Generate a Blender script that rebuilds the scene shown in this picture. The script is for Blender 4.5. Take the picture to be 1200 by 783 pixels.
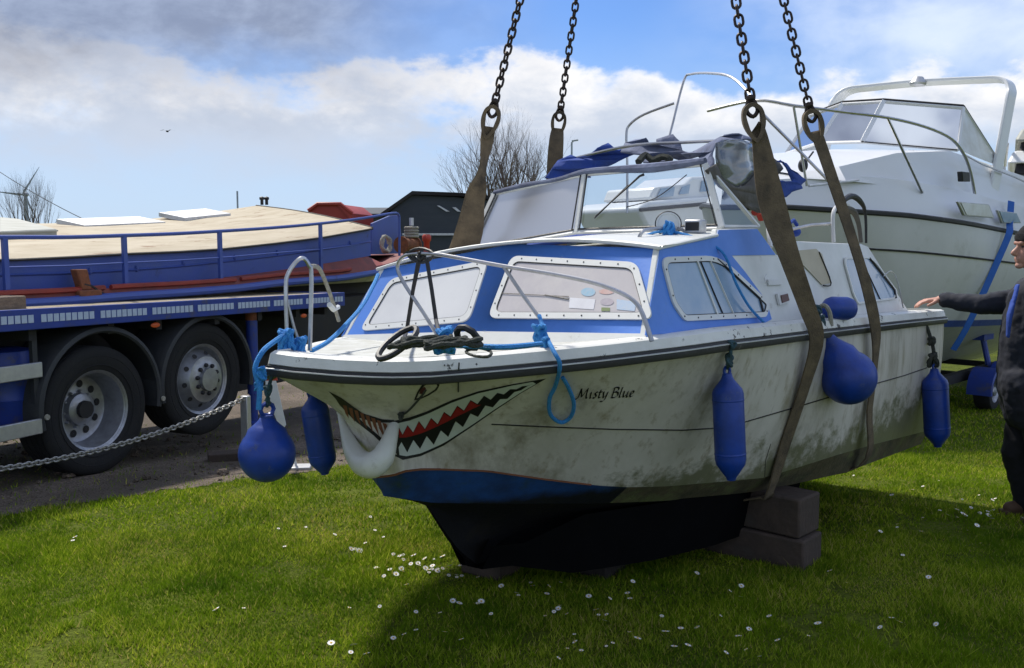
import bpy, bmesh, math, random
import numpy as np
from mathutils import Vector, Matrix, noise
from mathutils.bvhtree import BVHTree
from mathutils.geometry import tessellate_polygon
R = math.radians
random.seed(7)
SC = bpy.context.scene
for o in list(bpy.data.objects): bpy.data.objects.remove(o)

# ------------------------------------------------------------------ camera, sky, sun, exposure
FPX, HZ, CH = 1061.56, 291.0, 1.65          # focal length in photo pixels, horizon row, eye height
PIT = math.atan((391.5-HZ)/FPX)
cam = bpy.data.cameras.new('camera'); camo = bpy.data.objects.new('camera', cam)
SC.collection.objects.link(camo)
camo.location = (0, 0, CH); camo.rotation_euler = (R(90)-PIT, 0, 0)
cam.sensor_width = 36; cam.lens = 36*FPX/1200; cam.clip_end = 3000; cam.clip_start = .05
SC.camera = camo
SC.view_settings.view_transform = 'Standard'; SC.view_settings.look = 'None'
SC.view_settings.exposure = 0.55; SC.view_settings.gamma = 1
SC.view_settings.use_curve_mapping = False
SUN_EL, SUN_AZ = R(54), R(-36)               # azimuth from +Y towards +X
sd = bpy.data.lights.new('sun', 'SUN'); sd.energy = 3.2; sd.angle = R(5.0); sd.color = (1, .95, .86)
so = bpy.data.objects.new('sun', sd); SC.collection.objects.link(so)
sv = Vector((math.sin(SUN_AZ)*math.cos(SUN_EL), math.cos(SUN_AZ)*math.cos(SUN_EL), math.sin(SUN_EL)))
so.rotation_euler = sv.to_track_quat('Z', 'Y').to_euler(); so.location = sv*60

def build_world():
    w = bpy.data.worlds.new('World'); SC.world = w; w.use_nodes = True
    nt = w.node_tree; nt.nodes.clear(); N = nt.nodes.new; L = nt.links.new
    out = N('ShaderNodeOutputWorld')
    tc = N('ShaderNodeTexCoord'); sep = N('ShaderNodeSeparateXYZ'); L(tc.outputs['Generated'], sep.inputs[0])
    def M(op, a, b=None, c=None, clamp=False):
        n = N('ShaderNodeMath'); n.operation = op; n.use_clamp = clamp
        for i, v in enumerate((a, b, c)):
            if v is None: continue
            if isinstance(v, (int, float)): n.inputs[i].default_value = v
            else: L(v, n.inputs[i])
        return n.outputs[0]
    def SS(v, a, b, lo=0., hi=1.):
        n = N('ShaderNodeMapRange'); n.interpolation_type = 'SMOOTHSTEP'
        L(v, n.inputs[0]); n.inputs[1].default_value = a; n.inputs[2].default_value = b
        n.inputs[3].default_value = lo; n.inputs[4].default_value = hi; return n.outputs[0]
    def NZ(scale, detail, rough, vec, dist=0):
        n = N('ShaderNodeTexNoise'); n.inputs['Scale'].default_value = scale; n.inputs['Detail'].default_value = detail
        n.inputs['Roughness'].default_value = rough; n.inputs['Distortion'].default_value = dist; L(vec, n.inputs['Vector']); return n.outputs[0]
    def MIX(f, a, b):
        n = N('ShaderNodeMix'); n.data_type = 'RGBA'
        if isinstance(f, float): n.inputs[0].default_value = f
        else: L(f, n.inputs[0])
        for i, v in ((6, a), (7, b)):
            if isinstance(v, tuple): n.inputs[i].default_value = (*v, 1)
            else: L(v, n.inputs[i])
        return n.outputs[2]
    az = M('ARCTAN2', sep.outputs[0], sep.outputs[1])
    el = M('ARCSINE', sep.outputs[2])
    cmb = N('ShaderNodeCombineXYZ'); L(az, cmb.inputs[0]); L(M('MULTIPLY', el, 1.7), cmb.inputs[1])
    v = cmb.outputs[0]
    sky = N('ShaderNodeTexSky'); sky.sky_type = 'NISHITA'; sky.sun_disc = False
    sky.sun_elevation = SUN_EL; sky.sun_rotation = SUN_AZ; sky.air_density = 1.0; sky.dust_density = .6; sky.ozone_density = 2
    n1 = NZ(4.2, 9, .58, v, .15); n2 = NZ(11, 8, .6, v, .2); n3 = NZ(2.2, 5, .55, v); n4 = NZ(26, 6, .6, v)
    # cumulus bank: billowy top edge, soft base
    top = M('ADD', .115, M('MULTIPLY', n1, .17))
    top = M('ADD', top, M('MULTIPLY', M('SUBTRACT', n2, .5), .075))
    top = M('ADD', top, M('MULTIPLY', M('SUBTRACT', n4, .5), .022))
    top = M('SUBTRACT', top, M('MULTIPLY', SS(az, -.02, .3), .022))
    bank = M('MULTIPLY', SS(M('SUBTRACT', top, el), -.006, .018), SS(M('ADD', el, M('MULTIPLY', n2, .07)), .085, .165))
    bank = M('MULTIPLY', bank, SS(M('ADD', n1, M('MULTIPLY', az, .02)), .36, .50))
    # high thin cloud to the right, heavy grey cloud to the upper left
    thin = M('MULTIPLY', SS(M('ADD', n3, M('MULTIPLY', n2, .3)), .52, .80), SS(az, .12, .42))
    thin = M('MULTIPLY', thin, SS(el, .10, .2)); thin = M('MULTIPLY', thin, .85)
    grey = M('MULTIPLY', SS(M('ADD', az, M('MULTIPLY', n3, -.42)), -.13, -.46), SS(M('ADD', el, M('MULTIPLY', M('SUBTRACT', n1, .5), .16)), .115, .215))
    veil = SS(M('SUBTRACT', el, M('MULTIPLY', n3, .12)), .19, -.02, 0., .85)
    high = M('MULTIPLY', SS(n3, .42, .62), SS(el, .35, .6))
    tint = N('ShaderNodeMix'); tint.data_type = 'RGBA'; tint.blend_type = 'MULTIPLY'; tint.inputs[0].default_value = 1
    L(sky.outputs[0], tint.inputs[6]); tint.inputs[7].default_value = (.048, .066, .096, 1)
    c = MIX(veil, tint.outputs[2], (.40, .50, .64))
    c = MIX(M('MULTIPLY', high, .7), c, (.66, .70, .77))
    c = MIX(thin, c, (.58, .65, .77))
    bcol = MIX(SS(M('ADD', M('SUBTRACT', top, el), M('MULTIPLY', M('SUBTRACT', n2, .5), .10)), .0, .085), (.72, .715, .72), (.42, .47, .56))
    c = MIX(bank, c, bcol)
    gcol = MIX(SS(n2, .35, .65), (.19, .215, .285), (.29, .33, .42))
    c = MIX(M('MULTIPLY', grey, .88), c, gcol)
    bg = N('ShaderNodeBackground'); L(c, bg.inputs[0]); bg.inputs[1].default_value = 1.0
    L(bg.outputs[0], out.inputs[0])
build_world()

# ------------------------------------------------------------------ projection helpers (photo measurements -> metres)
def ray(x, y):
    a = (x-600)/FPX; b = (391.5-y)/FPX; c, s = math.cos(PIT), math.sin(PIT)
    return Vector((a, c+b*s, -s+b*c))
CAM = Vector((0, 0, CH))
def at(x, y, Y):
    v = ray(x, y); return CAM+v*(Y/v.y)
def sstep(a, b, x):
    t = min(max((x-a)/(b-a), 0), 1); return t*t*(3-2*t)
def gz(x, y):
    return -.5*sstep(4.5, 13, y) + .018*noise.noise(Vector((x*.6, y*.6, 3)))*sstep(2, 4, y)
def ground_at(x, y):
    v = ray(x, y); k = CH/-v.z if v.z < -1e-4 else 50
    for _ in range(30):
        p = CAM+v*k; k += (p.z-gz(p.x, p.y))/max(.02, -v.z)*.8
    return CAM+v*k
class Frame:
    """local axes: t (aft / along), p (towards the camera's side), z (up)"""
    def __init__(s, O, th, pi=0, ro=0):
        a = Vector((math.sin(th), math.cos(th), 0)); n = Vector((math.cos(th), -math.sin(th), 0)); u = Vector((0, 0, 1))
        a2 = a*math.cos(pi)-u*math.sin(pi); u2 = u*math.cos(pi)+a*math.sin(pi)
        n3 = n*math.cos(ro)+u2*math.sin(ro); u3 = u2*math.cos(ro)-n*math.sin(ro)
        s.O = Vector(O); s.a = a2; s.n = n3; s.u = u3
    def W(s, t, p, z): return s.O+s.a*t+s.n*p+s.u*z
    def L(s, w): d = Vector(w)-s.O; return Vector((d@s.a, d@s.n, d@s.u)) if False else Vector((d.dot(s.a), d.dot(s.n), d.dot(s.u)))
    def on(s, x, y, nrm, d):
        o = s.L(CAM); v = ray(x, y); v = Vector((v.dot(s.a), v.dot(s.n), v.dot(s.u))); nrm = Vector(nrm)
        k = (d-nrm.dot(o))/nrm.dot(v); return o+v*k
    def onW(s, x, y, nrm, d): return s.W(*s.on(x, y, nrm, d))
    def curve(s, x, y, pf, lo=-.3, hi=6):
        o = s.L(CAM); v = ray(x, y); v = Vector((v.dot(s.a), v.dot(s.n), v.dot(s.u))); pr = None
        for i in range(3000):
            k = 1.5+i*.004; l = o+v*k; g = l.y-pf(l.x)
            if pr is not None and (g > 0) != (pr > 0) and lo < l.x < hi: return l
            pr = g
        return None
    def mat(s, base):
        m = Matrix((( s.a.x, -s.n.x, s.u.x, 0), (s.a.y, -s.n.y, s.u.y, 0), (s.a.z, -s.n.z, s.u.z, 0), (0, 0, 0, 1)))
        return Matrix.Translation(s.W(*base)) @ m
def plane3(fr, x, y, a, b, c):
    """photo point (x, y) on the plane through three world points"""
    n = (b-a).cross(c-a); v = ray(x, y); return CAM+v*((a-CAM).dot(n)/v.dot(n))

# ------------------------------------------------------------------ materials
MT = {}
def hexc(h):
    h = h.lstrip('#'); return tuple(((int(h[i:i+2], 16)/255+.055)/1.055)**2.4 if int(h[i:i+2], 16) > 10 else int(h[i:i+2], 16)/255/12.92 for i in (0, 2, 4))
def material(name, col, rough=.5, metal=0, col2=None, scale=8, amt=.5, bump=0, bscale=60, spec=.5, stretch=(1, 1, 1), stain=None, stain_th=(.55, .75), stain_scale=3, coat=0, streak=None):
    m = bpy.data.materials.new(name); m.use_nodes = True; nt = m.node_tree; N = nt.nodes.new; L = nt.links.new
    b = nt.nodes['Principled BSDF']; b.inputs['Roughness'].default_value = rough; b.inputs['Metallic'].default_value = metal
    b.inputs['Specular IOR Level'].default_value = spec; b.inputs['Coat Weight'].default_value = coat
    tc = N('ShaderNodeTexCoord'); mp = N('ShaderNodeMapping'); mp.inputs['Scale'].default_value = stretch
    L(tc.outputs['Object'], mp.inputs[0])
    c1 = (*col, 1); c2 = (*(col2 or tuple(c*.7 for c in col)), 1)
    nz = N('ShaderNodeTexNoise'); nz.inputs['Scale'].default_value = scale; nz.inputs['Detail'].default_value = 8; nz.inputs['Roughness'].default_value = .62
    L(mp.outputs[0], nz.inputs['Vector'])
    mr = N('ShaderNodeMapRange'); mr.inputs[1].default_value = .35; mr.inputs[2].default_value = .68; mr.inputs[4].default_value = amt; L(nz.outputs[0], mr.inputs[0])
    mx = N('ShaderNodeMix'); mx.data_type = 'RGBA'; L(mr.outputs[0], mx.inputs[0]); mx.inputs[6].default_value = c1; mx.inputs[7].default_value = c2
    colo = mx.outputs[2]
    if stain:
        n2 = N('ShaderNodeTexNoise'); n2.inputs['Scale'].default_value = stain_scale; n2.inputs['Detail'].default_value = 10; n2.inputs['Roughness'].default_value = .7
        L(mp.outputs[0], n2.inputs['Vector'])
        m2 = N('ShaderNodeMapRange'); m2.inputs[1].default_value = stain_th[0]; m2.inputs[2].default_value = stain_th[1]; L(n2.outputs[0], m2.inputs[0])
        x2 = N('ShaderNodeMix'); x2.data_type = 'RGBA'; L(m2.outputs[0], x2.inputs[0]); L(colo, x2.inputs[6]); x2.inputs[7].default_value = (*stain, 1); colo = x2.outputs[2]
    L(colo, b.inputs['Base Color'])
    r2 = N('ShaderNodeMapRange'); r2.inputs[3].default_value = max(0, rough-.1); r2.inputs[4].default_value = min(1, rough+.18); L(nz.outputs[0], r2.inputs[0]); L(r2.outputs[0], b.inputs['Roughness'])
    if bump:
        n3 = N('ShaderNodeTexNoise'); n3.inputs['Scale'].default_value = bscale; n3.inputs['Detail'].default_value = 6; L(mp.outputs[0], n3.inputs['Vector'])
        bp = N('ShaderNodeBump'); bp.inputs['Strength'].default_value = bump; bp.inputs['Distance'].default_value = .01; L(n3.outputs[0], bp.inputs['Height']); L(bp.outputs[0], b.inputs['Normal'])
    if streak:
        m3 = N('ShaderNodeMapping'); m3.inputs['Scale'].default_value = (9, 9, .5); L(tc.outputs['Object'], m3.inputs[0])
        n5 = N('ShaderNodeTexNoise'); n5.inputs['Scale'].default_value = 2.2; n5.inputs['Detail'].default_value = 7; n5.inputs['Roughness'].default_value = .65; L(m3.outputs[0], n5.inputs['Vector'])
        m5 = N('ShaderNodeMapRange'); m5.inputs[1].default_value = .54; m5.inputs[2].default_value = .70; m5.inputs[4].default_value = .75; L(n5.outputs[0], m5.inputs[0])
        x5 = N('ShaderNodeMix'); x5.data_type = 'RGBA'; L(m5.outputs[0], x5.inputs[0]); L(colo, x5.inputs[6]); x5.inputs[7].default_value = (*streak, 1); colo = x5.outputs[2]
        # scum and algae growing up from the waterline, heaviest aft
        sx = N('ShaderNodeSeparateXYZ'); L(tc.outputs['Object'], sx.inputs[0])
        n6 = N('ShaderNodeTexNoise'); n6.inputs['Scale'].default_value = 7; n6.inputs['Detail'].default_value = 10; n6.inputs['Roughness'].default_value = .72; L(tc.outputs['Object'], n6.inputs['Vector'])
        ma = N('ShaderNodeMath'); ma.operation = 'MULTIPLY_ADD'; L(n6.outputs[0], ma.inputs[0]); ma.inputs[1].default_value = -.75; L(sx.outputs[2], ma.inputs[2])
        mb_ = N('ShaderNodeMath'); mb_.operation = 'MULTIPLY_ADD'; L(sx.outputs[0], mb_.inputs[0]); mb_.inputs[1].default_value = -.055; L(ma.outputs[0], mb_.inputs[2])
        m6 = N('ShaderNodeMapRange'); m6.inputs[1].default_value = .07; m6.inputs[2].default_value = -.06; m6.inputs[4].default_value = .85; L(mb_.outputs[0], m6.inputs[0])
        x6 = N('ShaderNodeMix'); x6.data_type = 'RGBA'; L(m6.outputs[0], x6.inputs[0]); L(colo, x6.inputs[6]); x6.inputs[7].default_value = (.11, .115, .045, 1); colo = x6.outputs[2]
        L(colo, b.inputs['Base Color'])
    MT[name] = m; return m
def glass_mat(name, tint=(.8, .88, .92), refl=.12, rough=.03, haze=0, hazecol=(.5, .53, .58)):
    m = bpy.data.materials.new(name); m.use_nodes = True; nt = m.node_tree; nt.nodes.clear(); N = nt.nodes.new; L = nt.links.new
    out = N('ShaderNodeOutputMaterial'); tr = N('ShaderNodeBsdfTransparent'); tr.inputs[0].default_value = (*tint, 1)
    gl = N('ShaderNodeBsdfGlossy'); gl.inputs['Roughness'].default_value = rough
    fr = N('ShaderNodeFresnel'); fr.inputs[0].default_value = 1.5
    ad = N('ShaderNodeMath'); ad.operation = 'ADD'; ad.use_clamp = True; L(fr.outputs[0], ad.inputs[0]); ad.inputs[1].default_value = refl
    df = N('ShaderNodeBsdfDiffuse'); df.inputs[0].default_value = (*hazecol, 1)
    nz = N('ShaderNodeTexNoise'); nz.inputs['Scale'].default_value = 5; nz.inputs['Detail'].default_value = 8
    tc = N('ShaderNodeTexCoord'); L(tc.outputs['Object'], nz.inputs['Vector'])
    mr = N('ShaderNodeMapRange'); mr.inputs[1].default_value = .3; mr.inputs[2].default_value = .7; mr.inputs[3].default_value = haze*(.75 if haze < .9 else .98); mr.inputs[4].default_value = min(1, haze*1.25); L(nz.outputs[0], mr.inputs[0])
    m1 = N('ShaderNodeMixShader'); L(mr.outputs[0], m1.inputs[0]); L(tr.outputs[0], m1.inputs[1]); L(df.outputs[0], m1.inputs[2])
    m2 = N('ShaderNodeMixShader'); L(ad.outputs[0], m2.inputs[0]); L(m1.outputs[0], m2.inputs[1]); L(gl.outputs[0], m2.inputs[2])
    L(m2.outputs[0], out.inputs[0]); MT[name] = m; return m
material('hull', (.68, .64, .60), .42, col2=(.47, .44, .39), scale=3.5, amt=.85, stretch=(1, 1, .35), stain=(.17, .145, .09), stain_th=(.52, .74), stain_scale=3.2, bump=.08, bscale=30, streak=(.30, .25, .17))
material('boot_grime', (.13, .105, .06), .8, col2=(.05, .05, .03), scale=9, amt=.9, stain=(.16, .19, .07), stain_th=(.5, .7), stain_scale=6, bump=.5, bscale=50)
material('antifoul_blue', (.018, .075, .27), .5, col2=(.01, .025, .08), scale=7, amt=.8, stain=(.03, .06, .05), stain_th=(.55, .7), stain_scale=5, bump=.2)
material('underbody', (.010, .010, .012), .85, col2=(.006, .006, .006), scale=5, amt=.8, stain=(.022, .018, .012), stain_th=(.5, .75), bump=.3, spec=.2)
material('gelcoat_white', (.74, .75, .73), .35, col2=(.60, .61, .58), scale=5, amt=.6, stain=(.30, .28, .22), stain_th=(.62, .80), stain_scale=7, bump=.05)
material('moulding_worn', (.76, .76, .72), .4, col2=(.58, .57, .52), scale=6, amt=.7, stain=(.045, .042, .035), stain_th=(.605, .635), stain_scale=16, bump=.1)
material('cabin_blue', (.085, .25, .76), .42, col2=(.06, .19, .60), scale=4, amt=.7, stain=(.16, .26, .50), stain_th=(.6, .8), stain_scale=6, bump=.06)
material('trim_black', (.018, .018, .02), .5, amt=.5, bump=.2, stain=(.16, .15, .13), stain_th=(.62, .75), stain_scale=18)
material('deck_grey', (.56, .57, .55), .7, col2=(.38, .38, .33), scale=9, amt=.8, stain=(.12, .13, .08), stain_th=(.58, .76), stain_scale=6, bump=.3)
material('window_frame', (.72, .73, .72), .4, col2=(.6, .6, .58), stain=(.25, .24, .2), stain_th=(.64, .8), stain_scale=12)
material('pane_curtained', (.62, .58, .58), .16, col2=(.46, .43, .45), scale=2.2, amt=.9, spec=.8, stain=(.70, .66, .62), stain_th=(.5, .75), stain_scale=1.6, bump=.03, bscale=9)
material('pane_white', (.76, .76, .76), .16, col2=(.62, .62, .64), scale=2.2, amt=.8, spec=.8, bump=.03, bscale=9)
material('pane_blue', (.22, .34, .50), .08, col2=(.34, .44, .56), scale=6, amt=.9, spec=1)
material('steel', (.55, .55, .56), .28, 1, col2=(.3, .3, .3), scale=20, amt=.6)
material('alu', (.58, .59, .61), .4, .8, col2=(.4, .4, .42), scale=14, amt=.6)
material('white_tube', (.7, .7, .7), .4, stain=(.3, .28, .24), stain_th=(.6, .8), stain_scale=20)
material('rope_blue', (.025, .21, .60), .7, col2=(.05, .32, .72), scale=80, amt=.9, bump=.7, bscale=260)
material('rope_dark', (.03, .035, .03), .85, col2=(.07, .075, .06), scale=60, amt=.9, bump=.8, bscale=200)
material('rope_teal', (.04, .10, .13), .85, col2=(.03, .05, .05), scale=60, amt=.9, bump=.8, bscale=200)
material('rope_pale', (.42, .40, .34), .85, col2=(.25, .23, .18), scale=60, amt=.9, bump=.8, bscale=200)
material('fender_blue', (.006, .048, .34), .36, col2=(.006, .028, .17), scale=9, amt=.8, stain=(.05, .075, .20), stain_th=(.60, .68), stain_scale=13, bump=.10, bscale=40)
material('fender_white', (.74, .74, .70), .3, col2=(.58, .58, .52), scale=8, amt=.5, stain=(.30, .29, .20), stain_th=(.6, .78), stain_scale=6)
material('strap', (.17, .125, .075), .85, col2=(.08, .06, .04), scale=12, amt=.9, stain=(.035, .03, .025), stain_th=(.52, .72), stain_scale=5, bump=.5, bscale=140)
material('chain_dark', (.03, .028, .03), .45, .6, col2=(.08, .045, .03), scale=40, amt=.8)
material('chain_galv', (.45, .45, .44), .45, .7, col2=(.25, .22, .18), scale=40, amt=.8)
material('canvas_blue', (.02, .065, .36), .85, col2=(.05, .09, .30), scale=9, amt=.9, bump=.5, bscale=40)
material('canvas_grey', (.16, .19, .30), .85, col2=(.10, .11, .17), scale=9, amt=.9, bump=.5, bscale=40)
material('canvas_brown', (.13, .12, .11), .85, col2=(.08, .075, .06), scale=9, amt=.9, bump=.5, bscale=40)
material('lorry_blue', (.02, .05, .30), .4, col2=(.015, .035, .18), scale=6, amt=.7, stain=(.09, .08, .075), stain_th=(.54, .72), stain_scale=6)
material('tape', (.50, .58, .72), .35, col2=(.4, .46, .58), scale=30, amt=.8)
material('tyre', (.010, .010, .012), .85, col2=(.02, .019, .018), scale=12, amt=.8, bump=.3, bscale=60)
material('mudguard', (.025, .028, .034), .6, col2=(.045, .045, .045), scale=10, amt=.7, bump=.1)
material('rim', (.42, .43, .46), .38, .75, col2=(.25, .25, .27), scale=14, amt=.7)
material('chassis', (.014, .014, .018), .7, col2=(.03, .026, .022), scale=8, amt=.8)
material('wood_deck', (.42, .35, .24), .8, col2=(.28, .23, .16), scale=6, amt=.9, stretch=(1, 12, 1), stain=(.14, .12, .09), stain_th=(.58, .75), bump=.3)
material('barge_blue', (.045, .085, .36), .45, col2=(.06, .10, .30), scale=5, amt=.8, stain=(.03, .035, .06), stain_th=(.6, .75), stain_scale=4, bump=.1)
material('barge_maroon', (.23, .05, .035), .6, col2=(.16, .05, .045), scale=7, amt=.8, stain=(.09, .05, .04), stain_th=(.55, .75), bump=.15)
material('barge_red', (.30, .035, .02), .5, col2=(.18, .03, .02), scale=7, amt=.8, bump=.1)
material('barge_roof', (.50, .43, .31), .7, col2=(.40, .33, .22), scale=3, amt=.9, stain=(.25, .15, .08), stain_th=(.57, .66), stain_scale=3.3, stretch=(.6, 2.4, 1), bump=.15)
material('locker_cream', (.56, .50, .36), .5, col2=(.45, .40, .28))
material('hatch_cream', (.38, .39, .35), .55, col2=(.30, .30, .25), scale=5, amt=.6, stain=(.34, .3, .2), stain_th=(.62, .78))
material('barge_hull', (.62, .60, .46), .7, col2=(.45, .43, .3), scale=6, amt=.9)
material('timber', (.23, .17, .12), .85, col2=(.12, .09, .07), scale=5, amt=.9, stretch=(8, 1, 8), bump=.5, bscale=30)
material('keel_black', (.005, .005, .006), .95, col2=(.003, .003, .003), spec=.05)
material('sleeper', (.075, .052, .040), .88, col2=(.04, .03, .024), scale=6, amt=.9, stain=(.08, .07, .06), stain_th=(.55, .75), bump=.6, bscale=30)
material('rust', (.24, .08, .03), .85, col2=(.12, .05, .03), scale=18, amt=.9, bump=.4)
material('orange_lens', (.8, .13, .03), .25)
material('red_paint', (.50, .04, .02), .5, col2=(.4, .05, .03), amt=.6)
material('cruiser_white', (.76, .77, .78), .3, col2=(.70, .71, .73), scale=2, amt=.6, coat=.2)
material('cruiser_hull', (.64, .64, .65), .35, col2=(.55, .56, .56), scale=2, amt=.7, stain=(.42, .42, .40), stain_th=(.55, .8))
material('cruiser_blue', (.03, .07, .30), .4)
material('vinyl_clear', (.72, .74, .74), .3, col2=(.5, .48, .42), scale=4, amt=.8)
material('slate', (.035, .045, .062), .7, col2=(.055, .065, .08), scale=2, amt=.8, stretch=(1, 1, 6))
material('shed_green', (.045, .055, .050), .8)
material('skip_red', (.36, .035, .025), .55, col2=(.25, .03, .03), scale=1.2, amt=.8)
material('shade_black', (.022, .018, .016), .9, col2=(.04, .03, .025), bump=.5)  # near-black of the added blocks that imitate shade under the hull
material('bark_pale', (.24, .21, .19), .9, col2=(.3, .27, .25), scale=2)
material('bark', (.13, .10, .085), .9, col2=(.2, .16, .13), scale=2, amt=.8)
material('skin', (.50, .26, .19), .5, col2=(.48, .23, .17), scale=30, amt=.6)
material('jacket', (.012, .014, .024), .8, col2=(.02, .024, .04), scale=14, amt=.8, bump=.35, bscale=24)
material('trousers', (.010, .010, .014), .85, col2=(.018, .018, .024), scale=14, amt=.8, bump=.35, bscale=22)
material('shirt_blue', (.035, .09, .42), .75, bump=.2)
material('beanie', (.015, .015, .018), .95, bump=.8, bscale=180)
material('boot', (.13, .075, .045), .7, bump=.2)
material('petal', (.82, .82, .80), .6, amt=.2)
material('stamen', (.75, .45, .04), .7)
material('sticker_blue', (.28, .48, .62), .4, col2=(.5, .5, .55), scale=60); material('sticker_white', (.72, .72, .76), .4); material('sticker_red', (.58, .34, .30), .4, col2=(.55, .5, .5), scale=60)
material('sticker_grey', (.40, .35, .40), .4, col2=(.5, .47, .5), scale=60); material('sticker_green', (.2, .26, .1), .4); material('sticker_pale', (.42, .54, .70), .4, col2=(.56, .58, .62), scale=60)
material('paint_black', (.008, .008, .010), .5, amt=.3); material('paint_red', (.34, .012, .015), .5, amt=.6, col2=(.2, .01, .01), scale=30)
material('strap_blue', (.02, .12, .45), .7); material('pupil', (.09, .012, .02), .5)
material('paint_white', (.60, .64, .62), .5, amt=.4); material('paint_rust', (.21, .075, .035), .7, amt=.7)
material('turbine_white', (.36, .40, .46), .5); material('dark_metal', (.03, .03, .035), .5, .3)
material('brown_box', (.10, .03, .02), .4)
glass_mat('glass', (.86, .92, .95), .10, haze=.05)
glass_mat('glass_hazy', (.62, .68, .76), .04, rough=.35, haze=.95, hazecol=(.52, .55, .60))
glass_mat('vinyl_window', (.78, .84, .92), .10, rough=.15, haze=.30, hazecol=(.5, .54, .6))
glass_mat('glass_cruiser', (.80, .92, .94), .08, haze=.06)

# ------------------------------------------------------------------ mesh builder
def crom(pts, n=6, closed=False):
    P = [Vector(p) for p in pts]; out = []; m = len(P)
    if m < 3: return P
    for i in range(m if closed else m-1):
        g = (lambda k: P[k % m]) if closed else (lambda k: P[min(max(k, 0), m-1)])
        a, b, c, d = g(i-1), g(i), g(i+1), g(i+2)
        for j in range(n):
            t = j/n; out.append(.5*((2*b)+(c-a)*t+(2*a-5*b+4*c-d)*t*t+(3*b-a-3*c+d)*t**3))
    if not closed: out.append(P[-1])
    return out
class MB:
    def __init__(s): s.v = []; s.f = []; s.m = []; s.mi = 0
    def add(s, vs, fs):
        o = len(s.v); s.v += [Vector(v) for v in vs]; s.f += [tuple(i+o for i in f) for f in fs]; s.m += [s.mi]*len(fs); return s
    def hexa(s, c):       # 8 corners: bottom 0-3 ring, top 4-7 ring
        return s.add(c, [(0, 3, 2, 1), (4, 5, 6, 7), (0, 1, 5, 4), (1, 2, 6, 5), (2, 3, 7, 6), (3, 0, 4, 7)])
    def box(s, fr, t0, t1, p0, p1, z0, z1):
        W = fr.W; return s.hexa([W(t0, p0, z0), W(t1, p0, z0), W(t1, p1, z0), W(t0, p1, z0), W(t0, p0, z1), W(t1, p0, z1), W(t1, p1, z1), W(t0, p1, z1)])
    def tube(s, pts, r, n=8, closed=False, smooth=0, flat=1, cap=True):
        if smooth: 
            if hasattr(r, '__len__'):
                m = len(pts); k = smooth; rr = []
                for i in range(m-1):
                    for j in range(k): rr.append(r[i]+(r[i+1]-r[i])*j/k)
                rr.append(r[-1]); r = rr
            pts = crom(pts, smooth, closed)
        P = [Vector(p) for p in pts]; m = len(P)
        rs = list(r) if hasattr(r, '__len__') else [r]*m
        up = None; rings = []
        for i in range(m):
            if closed: d = P[(i+1) % m]-P[i-1]
            else: d = P[min(i+1, m-1)]-P[max(i-1, 0)]
            if d.length < 1e-9: d = Vector((0, 0, 1))
            d.normalize()
            if up is None:
                up = Vector((0, 0, 1)) if abs(d.z) < .9 else Vector((1, 0, 0))
            up = (up-d*up.dot(d)); up.normalize(); sd = d.cross(up)
            rings.append([P[i]+(up*math.cos(2*math.pi*k/n)*flat+sd*math.sin(2*math.pi*k/n))*rs[i] for k in range(n)])
        vs = [q for rg in rings for q in rg]; fs = []
        for i in range(m if closed else m-1):
            j = (i+1) % m
            for k in range(n): k2 = (k+1) % n; fs.append((i*n+k, i*n+k2, j*n+k2, j*n+k))
        if not closed and cap: fs.append(tuple(range(n))[::-1]); fs.append(tuple((m-1)*n+k for k in range(n)))
        return s.add(vs, fs)
    def lathe(s, prof, c, ax, n=24, closed=False):
        """prof: (r, h) pairs about axis ax through c"""
        ax = Vector(ax).normalized(); u = ax.orthogonal().normalized(); w = ax.cross(u); c = Vector(c); vs = []; fs = []
        for r, h in prof:
            for k in range(n): a = 2*math.pi*k/n; vs.append(c+ax*h+(u*math.cos(a)+w*math.sin(a))*max(r, 1e-5))
        m = len(prof)
        for i in range(m if closed else m-1):
            j = (i+1) % m
            for k in range(n): k2 = (k+1) % n; fs.append((i*n+k, i*n+k2, j*n+k2, j*n+k))
        return s.add(vs, fs)
    def grid(s, rows, closed=False):
        n = len(rows[0]); vs = [q for r in rows for q in r]; fs = []
        for i in range(len(rows)-1):
            for k in range(n if closed else n-1): k2 = (k+1) % n; fs.append((i*n+k, i*n+k2, (i+1)*n+k2, (i+1)*n+k))
        return s.add(vs, fs)
    def plate(s, pts, th):     # planar polygon with thickness vector th
        pts = [Vector(p) for p in pts]; n = len(pts); tri = tessellate_polygon([pts]); th = Vector(th)
        fs = [tuple(t) for t in tri]+[tuple(i+n for i in t)[::-1] for t in tri]+[(i, (i+1) % n, (i+1) % n+n, i+n) for i in range(n)]
        return s.add(pts+[p+th for p in pts], fs)
    def ribbon(s, pts, dirs, w, th, smooth=5):
        P = crom(pts, smooth); D = crom(dirs, smooth); W_ = crom([Vector((a, 0, 0)) for a in (w if hasattr(w, '__len__') else [w]*len(pts))], smooth)
        rows = []
        for i, p in enumerate(P):
            d = P[min(i+1, len(P)-1)]-P[max(i-1, 0)]; d.normalize(); x = D[i]-d*D[i].dot(d); x.normalize(); n = d.cross(x); h = W_[i].x/2
            rows.append([p-x*h-n*th, p+x*h-n*th, p+x*h+n*th, p-x*h+n*th])
        s.grid(rows, closed=True); k = len(s.v); s.f += [(k-4, k-3, k-2, k-1)]; s.m += [s.mi]; s.f += [(k-4*len(rows)+3, k-4*len(rows)+2, k-4*len(rows)+1, k-4*len(rows))]; s.m += [s.mi]
        return s
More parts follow.
